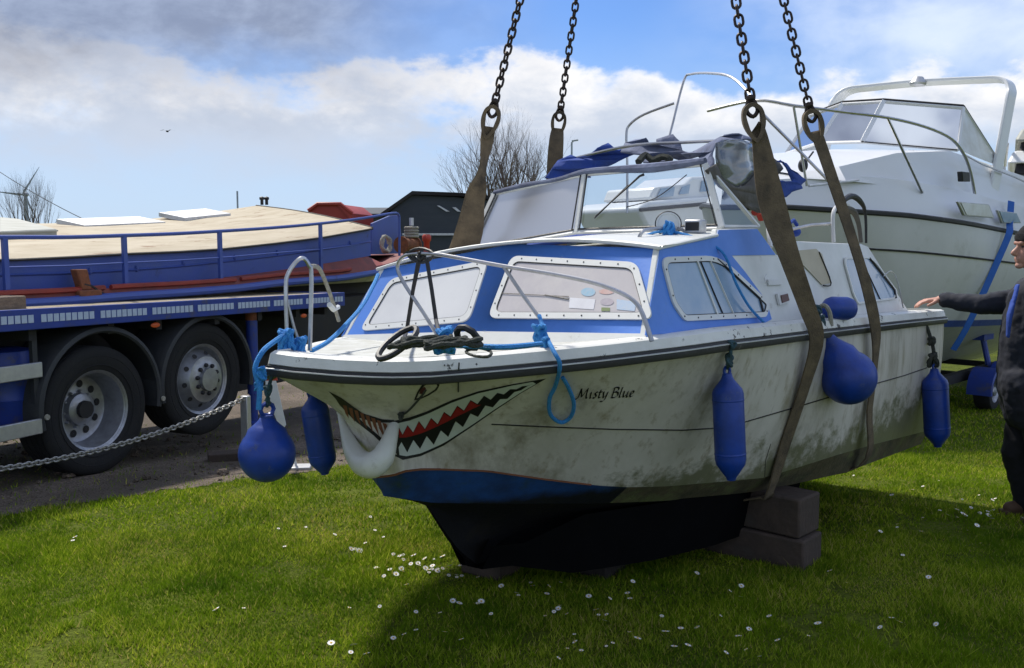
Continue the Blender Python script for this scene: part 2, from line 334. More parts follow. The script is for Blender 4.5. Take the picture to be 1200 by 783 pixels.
    def capsule(s, a, b, r1, r2, n=14, m=5):
        a = Vector(a); b = Vector(b); d = (b-a); L = d.length; d.normalize(); prof = []
        for i in range(m+1): t = math.pi/2*i/m; prof.append((r1*math.sin(t), -r1*math.cos(t)))
        for i in range(m+1): t = math.pi/2*i/m; prof.append((r2*math.cos(t), L+r2*math.sin(t)))
        return s.lathe(prof, a, d, n)
    def ball(s, c, rx, ry, rz, rot=None, n=18, m=12):
        rot = rot or Matrix.Identity(3); rows = []
        for i in range(m+1):
            t = math.pi*i/m; rows.append([Vector(c)+rot@Vector((rx*max(math.sin(t), 1e-4)*math.cos(2*math.pi*k/n), ry*max(math.sin(t), 1e-4)*math.sin(2*math.pi*k/n), rz*math.cos(t))) for k in range(n)])
        return s.grid(rows, closed=True)
    def build(s, name, mats, parent=None, smooth=True, bevel=0, base=None, angle=40, recalc=True):
        if parent is not None: bpy.context.view_layer.update(); inv = root_world(parent).inverted()
        elif base is not None: inv = Matrix.Translation(-Vector(base))
        else: inv = Matrix.Identity(4)
        me = bpy.data.meshes.new(name); me.from_pydata([inv@v for v in s.v], [], s.f); me.update()
        if not isinstance(mats, (list, tuple)): mats = [mats]
        for m in mats: me.materials.append(MT[m] if isinstance(m, str) else m)
        if len(mats) > 1: me.polygons.foreach_set('material_index', s.m)
        bm = bmesh.new(); bm.from_mesh(me); bmesh.ops.remove_doubles(bm, verts=bm.verts, dist=1e-5)
        if recalc: bmesh.ops.recalc_face_normals(bm, faces=bm.faces)
        if smooth:
            for f in bm.faces: f.smooth = True
            ca = math.cos(R(angle))
            for e in bm.edges:
                if len(e.link_faces) == 2 and e.link_faces[0].normal.dot(e.link_faces[1].normal) < ca: e.smooth = False
        bm.to_mesh(me); bm.free()
        o = bpy.data.objects.new(name, me); SC.collection.objects.link(o)
        if parent is not None: o.parent = parent
        elif base is not None: o.location = base
        if bevel:
            b = o.modifiers.new('bevel', 'BEVEL'); b.width = bevel; b.segments = 2; b.limit_method = 'ANGLE'
        return o
def root_world(o):
    m = o.matrix_basis.copy()
    while o.parent: o = o.parent; m = o.matrix_basis @ m
    return m
def tag(o, label=None, cat=None, group=None, kind=None):
    if label: o['label'] = label
    if cat: o['category'] = cat
    if group: o['group'] = group
    if kind: o['kind'] = kind
    return o
def thing(name, label, cat, loc=None, matrix=None, group=None):
    o = bpy.data.objects.new(name, None); SC.collection.objects.link(o); o.empty_display_size = .1
    if matrix is not None: o.matrix_world = matrix
    elif loc is not None: o.location = loc
    return tag(o, label, cat, group)
WF = Frame((0, 0, 0), 0)          # world-aligned frame: t = +Y, p = +X, z = up

# ------------------------------------------------------------------ ground, gravel, grass
def track_near(x):                # near edge of the gravel, as depth for each x
    pts = [(-9, 4.4), (-4.2, 5.0), (-2.9, 5.75), (-2.5, 6.2), (-1.9, 6.75), (-1.45, 7.1), (-1.1, 7.9), (0, 8.2), (.5, 12), (2, 30), (30, 60)]
    for (a, b), (c, d) in zip(pts, pts[1:]):
        if a <= x <= c: return b+(d-b)*(x-a)/(c-a)
    return pts[0][1] if x < -9 else pts[-1][1]
def track_far(x): return 9.6+.05*x if x > -1.6 else 17
def in_track(x, y):
    n = noise.noise(Vector((x*2.3, y*2.3, 0)))*.16+noise.noise(Vector((x*9, y*9, 5)))*.07
    return track_near(x)+n < y < track_far(x)+n*2
def split_blue():
    m = MT['antifoul_blue']; nt = m.node_tree; N = nt.nodes.new; L = nt.links.new; b = nt.nodes['Principled BSDF']; src = b.inputs['Base Color'].links[0].from_socket
    tc = N('ShaderNodeTexCoord'); sx = N('ShaderNodeSeparateXYZ'); L(tc.outputs['Object'], sx.inputs[0]); nz = N('ShaderNodeTexNoise'); nz.inputs['Scale'].default_value = 9; nz.inputs['Detail'].default_value = 9; nz.inputs['Roughness'].default_value = .7; L(tc.outputs['Object'], nz.inputs['Vector'])
    a = N('ShaderNodeMath'); a.operation = 'MULTIPLY_ADD'; L(nz.outputs[0], a.inputs[0]); a.inputs[1].default_value = .07; L(sx.outputs[2], a.inputs[2])
    r = N('ShaderNodeMapRange'); r.inputs[1].default_value = .388; r.inputs[2].default_value = .352; r.inputs[4].default_value = .97; L(a.outputs[0], r.inputs[0])
    x = N('ShaderNodeMix'); x.data_type = 'RGBA'; L(r.outputs[0], x.inputs[0]); L(src, x.inputs[6]); x.inputs[7].default_value = (.010, .010, .012, 1); L(x.outputs[2], b.inputs['Base Color'])
split_blue()
def ground_mat():
    m = bpy.data.materials.new('turf'); m.use_nodes = True; nt = m.node_tree; N = nt.nodes.new; L = nt.links.new; b = nt.nodes['Principled BSDF']
    tc = N('ShaderNodeTexCoord')
    def nz(s, d=8):
        n = N('ShaderNodeTexNoise'); n.inputs['Scale'].default_value = s; n.inputs['Detail'].default_value = d; n.inputs['Roughness'].default_value = .65; L(tc.outputs['Object'], n.inputs['Vector']); return n.outputs[0]
    cr = N('ShaderNodeValToRGB'); L(nz(.9), cr.inputs[0]); e = cr.color_ramp.elements
    e[0].position = .34; e[0].color = (.075, .10, .018, 1); e[1].position = .66; e[1].color = (.17, .21, .028, 1)
    c2 = N('ShaderNodeValToRGB'); L(nz(45), c2.inputs[0]); e = c2.color_ramp.elements; e[0].position = .3; e[0].color = (.35, .35, .3, 1); e[1].position = .7; e[1].color = (1.25, 1.25, 1.1, 1)
    mx = N('ShaderNodeMix'); mx.data_type = 'RGBA'; mx.blend_type = 'MULTIPLY'; mx.inputs[0].default_value = 1; L(cr.outputs[0], mx.inputs[6]); L(c2.outputs[0], mx.inputs[7])
    L(mx.outputs[2], b.inputs['Base Color']); b.inputs['Roughness'].default_value = .9; b.inputs['Specular IOR Level'].default_value = .1
    bp = N('ShaderNodeBump'); bp.inputs['Distance'].default_value = .03; bp.inputs['Strength'].default_value = .8; L(nz(60), bp.inputs['Height']); L(bp.outputs[0], b.inputs['Normal'])
    MT['turf'] = m
    m = bpy.data.materials.new('gravel'); m.use_nodes = True; nt = m.node_tree; N = nt.nodes.new; L = nt.links.new; b = nt.nodes['Principled BSDF']
    tc = N('ShaderNodeTexCoord')
    vo = N('ShaderNodeTexVoronoi'); vo.inputs['Scale'].default_value = 55; L(tc.outputs['Object'], vo.inputs['Vector'])
    cr = N('ShaderNodeValToRGB'); L(vo.outputs['Color'], cr.inputs[0]); e = cr.color_ramp.elements; e[0].color = (.08, .065, .052, 1); e[1].color = (.27, .205, .155, 1)
    n1 = N('ShaderNodeTexNoise'); n1.inputs['Scale'].default_value = 1.6; n1.inputs['Detail'].default_value = 9; L(tc.outputs['Object'], n1.inputs['Vector'])
    mr = N('ShaderNodeMapRange'); mr.inputs[1].default_value = .42; mr.inputs[2].default_value = .6; L(n1.outputs[0], mr.inputs[0])
    mx = N('ShaderNodeMix'); mx.data_type = 'RGBA'; L(mr.outputs[0], mx.inputs[0]); mx.inputs[6].default_value = (.11, .085, .06, 1); L(cr.outputs[0], mx.inputs[7])
    L(mx.outputs[2], b.inputs['Base Color']); b.inputs['Roughness'].default_value = .9
    bp = N('ShaderNodeBump'); bp.inputs['Distance'].default_value = .02; L(vo.outputs['Distance'], bp.inputs['Height']); L(bp.outputs[0], b.inputs['Normal'])
    MT['gravel'] = m
    for nm, c1, c2_ in (('blade_green', (.25, .37, .014), (.07, .15, .008)), ('blade_pale', (.52, .57, .06), (.23, .31, .025)), ('blade_straw', (.60, .50, .16), (.38, .33, .09))):
        m = bpy.data.materials.new(nm); m.use_nodes = True; nt = m.node_tree; N = nt.nodes.new; L = nt.links.new; b = nt.nodes['Principled BSDF']
        tc = N('ShaderNodeTexCoord'); n1 = N('ShaderNodeTexNoise'); n1.inputs['Scale'].default_value = 1.1; n1.inputs['Detail'].default_value = 10; n1.inputs['Roughness'].default_value = .7; L(tc.outputs['Object'], n1.inputs['Vector'])
        cr = N('ShaderNodeValToRGB'); L(n1.outputs[0], cr.inputs[0]); e = cr.color_ramp.elements; e[0].position = .35; e[0].color = (*c2_, 1); e[1].position = .65; e[1].color = (*c1, 1)
        L(cr.outputs[0], b.inputs['Base Color']); b.inputs['Roughness'].default_value = .6; b.inputs['Specular IOR Level'].default_value = .04
        tl = N('ShaderNodeBsdfTranslucent'); L(cr.outputs[0], tl.inputs[0]); ms = N('ShaderNodeMixShader'); ms.inputs[0].default_value = .4
        L(b.outputs[0], ms.inputs[1]); L(tl.outputs[0], ms.inputs[2]); L(ms.outputs[0], nt.nodes['Material Output'].inputs[0]); MT[nm] = m
ground_mat()
def build_ground():
    xs = sorted(set([-1500, -600, -250, -120, -60, -35, -22]+[i*.25-14 for i in range(113)]+[22, 35, 60, 120, 250, 600, 1500]))
    ys = sorted(set([-60, -20, -6]+[i*.25-2 for i in range(85)]+[24, 30, 40, 60, 90, 140, 250, 500, 1000, 2500]))
    mb = MB(); mb.grid([[Vector((x, y, gz(x, y))) for x in xs] for y in ys]); g = mb.build('ground', 'turf'); tag(g, kind='structure')
    mb = MB(); st = .06
    for i in range(int(17/st)):
        for j in range(int(13/st)):
            x = -10+i*st; y = 4.2+j*st
            if in_track(x+st/2, y+st/2):
                mb.add([(a, b, gz(a, b)+.004) for a, b in ((x, y), (x+st, y), (x+st, y+st), (x, y+st))], [(0, 1, 2, 3)])
    tag(mb.build('gravel_track', 'gravel'), kind='structure')
    # stones on the track
    mb = MB(); rnd = random.Random(3)
    for _ in range(1500):
        x = rnd.uniform(-5, 2); y = rnd.uniform(4.8, 9.4)
        if not in_track(x, y): continue
        r = rnd.uniform(.006, .022) if rnd.random() < .93 else rnd.uniform(.025, .05)
        c = Vector((x, y, gz(x, y)+r*.4)); mb.ball(c, r*rnd.uniform(.7, 1.3), r, r*.6, n=6, m=4)
    tag(mb.build('gravel_stones', 'gravel', smooth=False), 'loose grey and brown stones scattered over the gravel track', 'gravel', kind='stuff')
    # lawn blades
    rng = np.random.default_rng(5); V = []; 
    def area(n, x0, x1, y0, y1, h0, h1, w): 
        x = rng.uniform(x0, x1, n); y = rng.uniform(y0, y1, n); return x, y, rng.uniform(h0, h1, n), np.full(n, w)
    sets = [area(190000, -3.0, 3.2, 3.1, 5.2, .012, .034, .0030), area(120000, -4.6, 4.6, 5.2, 8, .014, .036, .0045), area(60000, -6, 8, 8, 14, .02, .045, .008)]
    x = np.concatenate([s[0] for s in sets]); y = np.concatenate([s[1] for s in sets]); h = np.concatenate([s[2] for s in sets]); w = np.concatenate([s[3] for s in sets])
    keep = np.abs(x) < y*.62+.4
    x, y, h, w = x[keep], y[keep], h[keep], w[keep]
    bare = lambda a, b: noise.noise(Vector((a*.9, b*.9, 31)))+.45*noise.noise(Vector((a*6, b*6, 12))) > .50 and random.random() < .85
    kk = np.array([(not in_track(a, b) and not bare(a, b)) or random.random() < .04 for a, b in zip(x, y)]); x, y, h, w = x[kk], y[kk], h[kk], w[kk]
    z = np.array([gz(a, b) for a, b in zip(x, y)])
    cl = np.array([noise.noise(Vector((a*2.2, b*2.2, 9)))+.6*noise.noise(Vector((a*8, b*8, 2))) for a, b in zip(x, y)]); h = h*(1+1.0*cl); h = np.clip(h, .005, .06); tall = rng.uniform(0, 1, len(h)) < .006; h = np.where(tall, h*2.1, h)
    n = len(x); an = rng.uniform(0, 2*np.pi, n); ln = rng.uniform(.2, 1.1, n)*h; la = rng.uniform(0, 2*np.pi, n)
    P = np.zeros((n, 3, 3)); P[:, 0] = np.stack([x-np.cos(an)*w, y-np.sin(an)*w, z-.002], 1); P[:, 1] = np.stack([x+np.cos(an)*w, y+np.sin(an)*w, z-.002], 1)
    P[:, 2] = np.stack([x+np.cos(la)*ln, y+np.sin(la)*ln, z+h], 1)
    me = bpy.data.meshes.new('lawn_grass'); me.vertices.add(n*3); me.vertices.foreach_set('co', P.ravel()); me.loops.add(n*3); me.loops.foreach_set('vertex_index', np.arange(n*3)); me.polygons.add(n)
    me.polygons.foreach_set('loop_start', np.arange(n)*3); me.polygons.foreach_set('loop_total', np.full(n, 3))
    me.materials.append(MT['blade_green']); me.materials.append(MT['blade_pale']); me.materials.append(MT['blade_straw']); pat = np.array([noise.noise(Vector((a*1.3, b*1.3, 4)))+.5*noise.noise(Vector((a*5, b*5, 7))) for a, b in zip(x, y)]); ru = rng.uniform(0, 1, n); me.polygons.foreach_set('material_index', np.where(ru < .03+.26*np.clip(pat-.1, 0, 1), 2, np.where(ru < .34+.45*pat, 1, 0)).astype(int)); me.update(); me.validate()
    o = bpy.data.objects.new('lawn_grass', me); SC.collection.objects.link(o); tag(o, 'short green lawn grass under and around the lifted boat', 'grass', kind='stuff')
build_ground()
# ------------------------------------------------------------------ the lifted cabin cruiser
F = Frame((-.9031, 3.3697, 1.2126), .7141, .0185, .0652)
W = F.W; LB = 4.589
pg = lambda t: 1.094*(1-max(0, 1-t/2.0)**3) if t > 0 else 0
def pk(t):
    if t < .70: return max(0, interp([(.48, 0), (.50, .085), (.53, .13), (.70, .178)], t))
    return .99*min(1, max(0, (t-.60)/2.3))**.55
def pk2(t):
    if t < .92: return max(0, interp([(.52, 0), (.74, .075), (.92, .188)], t))
    return .94*min(1, max(0, (t-.74)/2.5))**.60
def curve_tab(pts, pf):
    out = []
    for x, y in pts:
        l = F.curve(x, y, pf)
        if l is not None: out.append((l.x, l.z))
    return sorted(out)
def interp(tab, t):
    if t <= tab[0][0]: return tab[0][1]
    for (a, b), (c, d) in zip(tab, tab[1:]):
        if t <= c: return b+(d-b)*(t-a)/(c-a)
    return tab[-1][1]
TG = [(0, -.012), (.05, -.027), (.1, -.036), (.15, -.046), (.25, -.058), (.35, -.061), (.48, -.053), (.68, -.042), (.85, -.034), (1.06, -.024), (1.5, -.010), (2.2, -.010), (2.95, -.015), (3.8, -.02), (4.6, -.028)]
TK = curve_tab([(500, 548), (570, 552), (640, 562), (700, 569), (735, 571), (780, 570), (895, 560)], pk)+[(2.9, -.705), (3.5, -.73), (4.6, -.79)]
TK = [(.48, -.505), (.53, -.476), (.60, -.478)]+[k for k in TK if k[0] > .66]
TK2 = curve_tab([(560, 590), (640, 590), (700, 590), (780, 587), (895, 575)], pk2)+[(3.4, -.855), (4.6, -.885)]
TK2 = [(.52, -.592), (.74, -.655)]+[k for k in TK2 if k[0] > .80]
print('TK', [(round(a, 2), round(b, 3)) for a, b in TK]); print('TK2', [(round(a, 2), round(b, 3)) for a, b in TK2])
STEM = [(0, -.012), (.10, -.08), (.20, -.135), (.31, -.20), (.38, -.27), (.43, -.36), (.46, -.43), (.48, -.505)]      # gunwale -> chine on the centreline
STEM2 = [(.60, -.475), (.655, -.545), (.70, -.61), (.74, -.662)]
STEM3 = [(.52, -.592), (.75, -.662), (.80, -.73), (.87, -.83), (.95, -.93), (1.05, -1.01)]
US = [(i/80)**1.7 for i in range(81)]; NV = 12
def stem_at(tab, v):
    k = v*(len(tab)-1); i = min(int(k), len(tab)-2); f = k-i
    return (tab[i][0]+(tab[i+1][0]-tab[i][0])*f, tab[i][1]+(tab[i+1][1]-tab[i][1])*f)
def side_point(u, v, s):
    tg = LB*u; tk = .48+(LB-.04-.48)*u
    G = Vector((tg, pg(tg), interp(TG, tg))); K = Vector((tk, pk(tk), interp(TK, tk)))
    q = G.lerp(K, v); sx, sz = stem_at(STEM, v)
    base = Vector((0, 0, TG[0][1])).lerp(Vector((.48, 0, -.505)), v)
    q += (Vector((sx, 0, sz))-base)*(1-u)**14
    q.y -= .10*math.sin(math.pi*v)*max(0, 1-u*3.2)**1*min(1, u*12)          # hollow flare forward
    q.y += .025*math.sin(math.pi*v)*min(1, max(0, u-.25)*3)
    return W(q.x, s*q.y, q.z)
def band_point(u, v, s):
    tk = .48+(LB-.04-.48)*u; t2 = .52+(LB-.05-.52)*u
    K = Vector((tk, pk(tk), interp(TK, tk))); K2 = Vector((t2, pk2(t2), interp(TK2, t2)))
    q = K.lerp(K2, v); return W(q.x, s*q.y, q.z)
def bottom_point(u, v, s):
    t2 = .52+(LB-.05-.52)*u; t3 = 1.05+(LB-.05-1.05)*u
    K2 = Vector((t2, pk2(t2), interp(TK2, t2))); C = Vector((t3, .018, -1.01+.0*u))
    q = K2.lerp(C, v); sx, sz = stem_at(STEM3, v); base = Vector((.52, 0, -.592)).lerp(Vector((1.05, 0, -1.01)), v)
    q += (Vector((sx, 0, sz))-base)*(1-u)**14
    dz = -.86-q.z
    if u > .25 and v < .8: q.z = q.z*(1-.0)+ (.035*math.sin(math.pi*v))*min(1, (u-.25)*3)
    return W(q.x, s*q.y, q.z)
boat = thing('cabin_cruiser', 'blue and white cabin cruiser with a painted shark mouth, hanging in lifting straps', 'boat', matrix=F.mat((2.3, 0, -1.0)))
hullm = MB()
for s in (1, -1):
    hullm.grid([[side_point(u, v/NV, s) for v in range(NV+1)] for u in US])
hull = hullm.build('hull', 'hull', boat)
hullm_side = [Vector(v) for v in hullm.v]; hull_faces = list(hullm.f)
# transom
tb = MB(); rows = []
for k in range(NV+1): rows.append([side_point(1, k/NV, 1), side_point(1, k/NV, -1)])
tb.grid(rows); rows = [[band_point(1, k/3, 1), band_point(1, k/3, -1)] for k in range(4)]; tb.grid(rows)
tb.add([band_point(1, 1, 1), band_point(1, 1, -1), bottom_point(1, 1, 0)], [(0, 1, 2)]); tb.build('transom', 'hull', boat)
# band under the chine: blue forward, grime aft
bd = MB()
for s in (1, -1):
    for i in range(len(US)-1):
        for v in range(10):
            um = (US[i]+US[i+1])/2; tt = .48+(LB-.52)*um; bd.mi = 0 if tt < 1.46 else 1
            bd.add([band_point(US[i], v/10, s), band_point(US[i], (v+1)/10, s), band_point(US[i+1], (v+1)/10, s), band_point(US[i+1], v/10, s)], [(0, 1, 2, 3)])
bd.build('waterline_band', ['antifoul_blue', 'boot_grime'], boat)
bt = MB()
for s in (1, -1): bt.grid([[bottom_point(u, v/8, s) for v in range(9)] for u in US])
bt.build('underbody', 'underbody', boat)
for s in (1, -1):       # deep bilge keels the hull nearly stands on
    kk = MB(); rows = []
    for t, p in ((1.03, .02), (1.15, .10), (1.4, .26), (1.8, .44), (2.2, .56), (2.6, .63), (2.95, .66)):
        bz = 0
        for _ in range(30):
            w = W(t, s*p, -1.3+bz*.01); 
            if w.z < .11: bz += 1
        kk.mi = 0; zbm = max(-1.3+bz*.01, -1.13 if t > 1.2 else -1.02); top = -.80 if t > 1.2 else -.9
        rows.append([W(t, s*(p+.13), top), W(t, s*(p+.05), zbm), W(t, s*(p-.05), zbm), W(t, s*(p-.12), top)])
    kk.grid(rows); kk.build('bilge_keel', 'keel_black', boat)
ch = MB(); ch.tube([band_point(u, 0, 1)+F.n*.002 for u in US if u < .21], .005, 5); ch.tube([band_point(u, 0, -1)-F.n*.002 for u in US if u < .21], .005, 5)
ch.build('chine_strip', 'paint_rust', boat)
allv = hullm_side+[Vector(v) for v in bd.v]; nf = len(hullm_side)
BV = BVHTree.FromPolygons([tuple(v) for v in allv], hull_faces+[tuple(i+nf for i in f) for f in bd.f])
def hit(x, y, off=.002):
    d = ray(x, y).normalized(); loc, nrm, idx, dist = BV.ray_cast(CAM, d)
    if loc is None: return None
    if nrm.dot(d) > 0: nrm = -nrm
    return loc+nrm*off
# gunwale: rubbing strake, white moulding, deck edge
GU = [i/60 for i in range(61)]
def gun(u, s, out=0, up=0):
    t = LB*u**1.5; e = 1e-3; d = Vector((1, (pg(t+e)-pg(t))/e, 0)).normalized(); nx, ny = -d.y, d.x
    p = pg(t)+out*ny
    if u == 0: return W(-out, 0, interp(TG, 0)+up)
    return W(t+out*nx, s*max(p, 0.0), interp(TG, t)+up)
def loop(out, up): return [gun(u, -1, out, up) for u in reversed(GU)]+[gun(u, 1, out, up) for u in GU[1:]]
def sweep(mb, prof): mb.grid([[q for q in col] for col in zip(*[loop(o, z) for o, z in prof])], closed=True)
m = MB(); sweep(m, [(.0, -.030), (.018, -.026), (.024, -.006), (.018, .014), (.0, .016)]); m.tube([W(LB+.005, 1.09, -.03), W(LB+.01, 0, .0), W(LB+.005, -1.09, -.03)], .016, 6); m.build('rubbing_strake', 'trim_black', boat)
m = MB(); sweep(m, [(.016, -.003), (.0265, .000), (.0265, .004), (.016, .007)]); m.build('strake_insert', 'alu', boat)
m = MB(); sweep(m, [(.002, .014), (.010, .020), (.0, .058), (-.02, .068), (-.09, .070), (-.09, .010)]); m.build('gunwale_moulding', 'moulding_worn', boat)
dk = MB(); rows = []
for i in range(31):
    t = .12+(LB-.02-.12)*i/30; pe = max(pg(t)-.085, .02); ze = interp(TG, t)+.068
    if t < 1.5: rows.append([W(t, pe*k/6, ze+(min(ze, .012)-ze)*(1-(k/6)**2)) for k in range(-6, 7)])
    else: rows.append([W(t, pe*k/6, ze) for k in range(-6, 7)])
n = len(rows)
dk.grid([r for r in rows if True][:12])
for sgn in (0, 1):
    dk.grid([(r[:2] if sgn == 0 else r[-2:]) for r in rows[11:]])
dk.build('deck', 'deck_grey', boat)
# hull strakes (thin black moulding lines)
def hull_line(pts, r, name, mat_='trim_black', off=.001, par=None):
    P = []
    for (x0, y0), (x1, y1) in zip(pts, pts[1:]):
        nn = max(2, int(math.hypot(x1-x0, y1-y0)/6))
        for k in range(nn): P.append(hit(x0+(x1-x0)*k/nn, y0+(y1-y0)*k/nn, off))
    P.append(hit(*pts[-1], off)); P = [p for p in P if p is not None]
    mb = MB(); mb.tube(P, r, 5); return mb.build(name, mat_, par or boat)
hull_line([(576, 497), (640, 500), (720, 503), (800, 504), (850, 501)], .0035, 'hull_line')
hull_line([(850, 501), (940, 475), (1000, 457), (1060, 440), (1086, 431)], .0035, 'hull_line')
hull_line([(896, 579-20), (897, 540), (903, 520)], .0015, 'hull_line')

# shark mouth, painted on the bow
def decal(name, poly, off, mat_, par=boat, maxe=7.0):
    vs = [Vector((x, y, 0)) for x, y in poly]; tri = tessellate_polygon([vs])
    bm = bmesh.new(); bv = [bm.verts.new(v) for v in vs]
    for t in tri:
        try: bm.faces.new([bv[i] for i in t])
        except ValueError: pass
    for _ in range(5):
        es = [e for e in bm.edges if e.calc_length() > maxe]
        if not es: break
        bmesh.ops.subdivide_edges(bm, edges=es, cuts=1, use_grid_fill=False); bmesh.ops.triangulate(bm, faces=bm.faces)
    mp = {}; mb = MB()
    for v in bm.verts: mp[v] = hit(v.co.x, v.co.y, off)
    idx = {}; 
    for v in bm.verts:
        if mp[v] is not None: idx[v] = len(mb.v); mb.v.append(mp[v])
    for f in bm.faces:
        if all(v in idx for v in f.verts):
            ps = [mp[v] for v in f.verts]
            if max((ps[i]-ps[i-1]).length for i in range(3)) < .12: mb.f.append(tuple(idx[v] for v in f.verts)); mb.m.append(0)
    bm.free(); return mb.build(name, mat_, par)
UP = [(462, 493), (480, 489), (500, 482), (530, 468.5), (560, 458.5), (600, 450), (640, 443.5)]
LO = [(462, 534), (472, 539), (493, 534.5), (520, 522), (553, 500), (580, 481), (610, 461), (640, 443.5)]
def ip(tab, x):
    for (a, b), (c, d) in zip(tab, tab[1:]):
        if x <= c: return b+(d-b)*(x-a)/(c-a)
    return tab[-1][1]
mouth = decal('shark_mouth', UP+LO[::-1][1:], .0012, 'paint_black')
inn = [(x, ip(UP, x)+3.2*(1-(x-462)/190)+.6) for x in range(464, 632, 8)]+[(x, ip(LO, x)-3.2*(1-(x-462)/190)-.6) for x in range(628, 462, -8)]
decal('gum', inn, .0020, 'paint_white', mouth)
def zig(f0, f1, x0, x1, n, jit):
    rr = random.Random(4); out = []
    for i in range(n*2+1):
        s_ = (i/(n*2))**1.18; s_ = 1-(1-s_)**1.15; x = x0+(x1-x0)*s_; f = f0 if i % 2 == 0 else f1
        u, l = ip(UP, x)+3.5, ip(LO, x)-3.5; out.append((x, u+(l-u)*(f+rr.uniform(-jit, jit))))
    return out
up = zig(.12, .38, 467, 624, 11, .03); lo = zig(.90, .60, 465, 624, 10, .03)
decal('throat', up+lo[::-1], .0028, 'paint_black', mouth)
redz = [p for p in up if p[0] < 566]; redl = [(x, ip(UP, x)+(ip(LO, x)-ip(UP, x))*.46) for x in range(564, 466, -8)]
decal('tongue', [(x, y+.8) for x, y in redz]+redl, .0036, 'paint_red', mouth)
# rusty, scraped teeth on the far side of the bow
for i, q in enumerate([[(385, 458), (400, 466), (425, 484), (448, 491), (462, 492), (462, 495), (440, 495), (420, 489), (398, 472)],
          [(392, 465), (404, 474), (424, 493), (446, 512), (458, 530), (452, 524), (438, 510), (415, 492), (398, 474)]]):
    decal('lip_line', q, .002, 'paint_black', mouth, 5)
for i in range(9):
    x = 402+i*6.6; y = 474+i*3.0
    decal('scraped_tooth', [(x, y), (x+4.5, y+1), (x+7+i*.5, y+16+i*1.1), (x+3, y+10)], .0024, 'paint_rust', mouth, 5)
# eye
eye = decal('shark_eye', [(485, 469), (489, 459), (495, 450), (503, 446), (512, 446.5), (515, 451), (512, 457), (503, 463), (494, 467)], .0012, 'paint_black')
decal('eye_white', [(488, 466.5), (491.5, 459), (497, 452), (504, 448.3), (511, 449), (512.5, 452), (509, 456.5), (501, 461.5), (494, 465)], .002, 'hull', eye)
decal('pupil', [(491, 461), (493, 456), (497, 452.5), (499, 454), (499, 458), (495, 461)], .0028, 'pupil', eye)
# boat name, broad-nib italic letters
def letters():
    G = {'M': [[(0, 0), (3, .5), (5.2, 11.5)], [(5.2, 11.5), (7.5, 1.5)], [(7.5, 1.5), (13.5, 11.5)], [(13.5, 11.5), (13, 3), (14.2, .2), (16.2, 1.2)]],
         'i': [[(0, 5.4), (1.6, 6.8), (1.4, 1.2), (2.3, 0), (4, 1.2)], [(2.6, 9.6), (3.3, 9.9)]],
         's': [[(5, 6.4), (3.4, 7), (2, 5.6), (4.1, 2.2), (2.6, .1), (.4, .8)]],
         't': [[(2.8, 9.4), (1.6, 2.2), (2.2, .2), (4.4, 1)], [(.4, 6.6), (5, 6.9)]],
         'y': [[(.2, 5.6), (1.6, 6.8), (1.9, 1.6), (3, .2), (6, 4)], [(6.8, 6.8), (4.8, -1.2), (2.4, -4), (-.8, -3.6)]],
         'B': [[(2.6, 11), (1.2, 0)], [(-.4, 9.6), (3.2, 11.6), (7.4, 11), (7.4, 8), (3, 6.2)], [(3, 6.2), (7.6, 5.6), (7.8, 1.8), (3.8, -.2), (.4, .4)]],
         'l': [[(3, 11.6), (1.4, 2), (2, 0), (3.8, 1)]],
         'u': [[(.2, 5.6), (1.8, 6.8), (1.6, 1.6), (2.8, .1), (6, 4)], [(6.8, 6.8), (6, 1.4), (6.8, 0), (8.4, 1)]],
         'e': [[(1, 3), (4.6, 4.4), (4.4, 6.7), (2.2, 6.4), (.8, 3), (2, .2), (5, 1.4)]]}
    adv = {'M': 17, 'i': 4.6, 's': 6, 't': 5.2, 'y': 8, 'B': 9.3, 'l': 4.4, 'u': 9, 'e': 6, ' ': 3.8}
    mb = MB(); x = 674.; k = 0
    for chh in 'Misty Blue':
        for st in G.get(chh, []):
            P = crom([Vector((a, b, 0)) for a, b in st], 5) if len(st) > 2 else [Vector((*st[0], 0)).lerp(Vector((*st[1], 0)), j/5) for j in range(6)]
            nib = Vector((math.cos(R(38)), math.sin(R(38))))*1.2; k += 1; row = []
            for q in P:
                px = x+(q.x+q.y*.24)*.93; py = 467.2-.038*(px-674)-q.y*1.02
                row.append([hit(px-nib.x, py+nib.y, .001+k*.00012), hit(px+nib.x, py-nib.y, .001+k*.00012)])
            if all(c is not None for r_ in row for c in r_): mb.grid(row)
        x += adv[chh]*.93
    return mb.build('name_lettering', 'paint_black', boat, smooth=False)
letters()

# ---- cabin
SN, SD_ = (0, 1, .18), .96
def S(x, y): return F.on(x, y, SN, SD_)
def Sd(t, z, s=1, off=0): return W(t, s*(.96-.18*z+off), z)
SP = [(1.375, .055), (1.318, .40), (1.83, .500), (2.26, .53), (2.43, .40), (2.50, .40), (2.60, .462), (3.767, .472), (4.30, .0), (4.25, .0)]
def coplanar_t(A, B, C, p, z):
    n_ = (B-A).cross(C-A); n_.normalize(); return A.x+(-(n_.y*(p-A.y))-(n_.z*(z-A.z)))/n_.x
def front_face(s):
    A, B, C = Vector((1.085, 0, -.01)), Vector((1.40, 0, .485)), Vector((1.325, s*.888, .405)); p, z = s*.965, -.01
    return [W(*A), W(coplanar_t(A, B, C, p, z), p, z), W(*C), W(*B)]
FB, FBs = front_face(1), front_face(-1); T0 = F.L(FB[1]).x; print('front corner', T0)
side_poly = [(T0, -.01), (1.318, .405), (1.84, .475), (1.86, .505), (2.28, .525), (2.45, .39), (2.54, .395), (2.62, .455), (2.75, .470), (3.70, .475), (3.80, .46), (4.31, .035), (2.2, .0)]
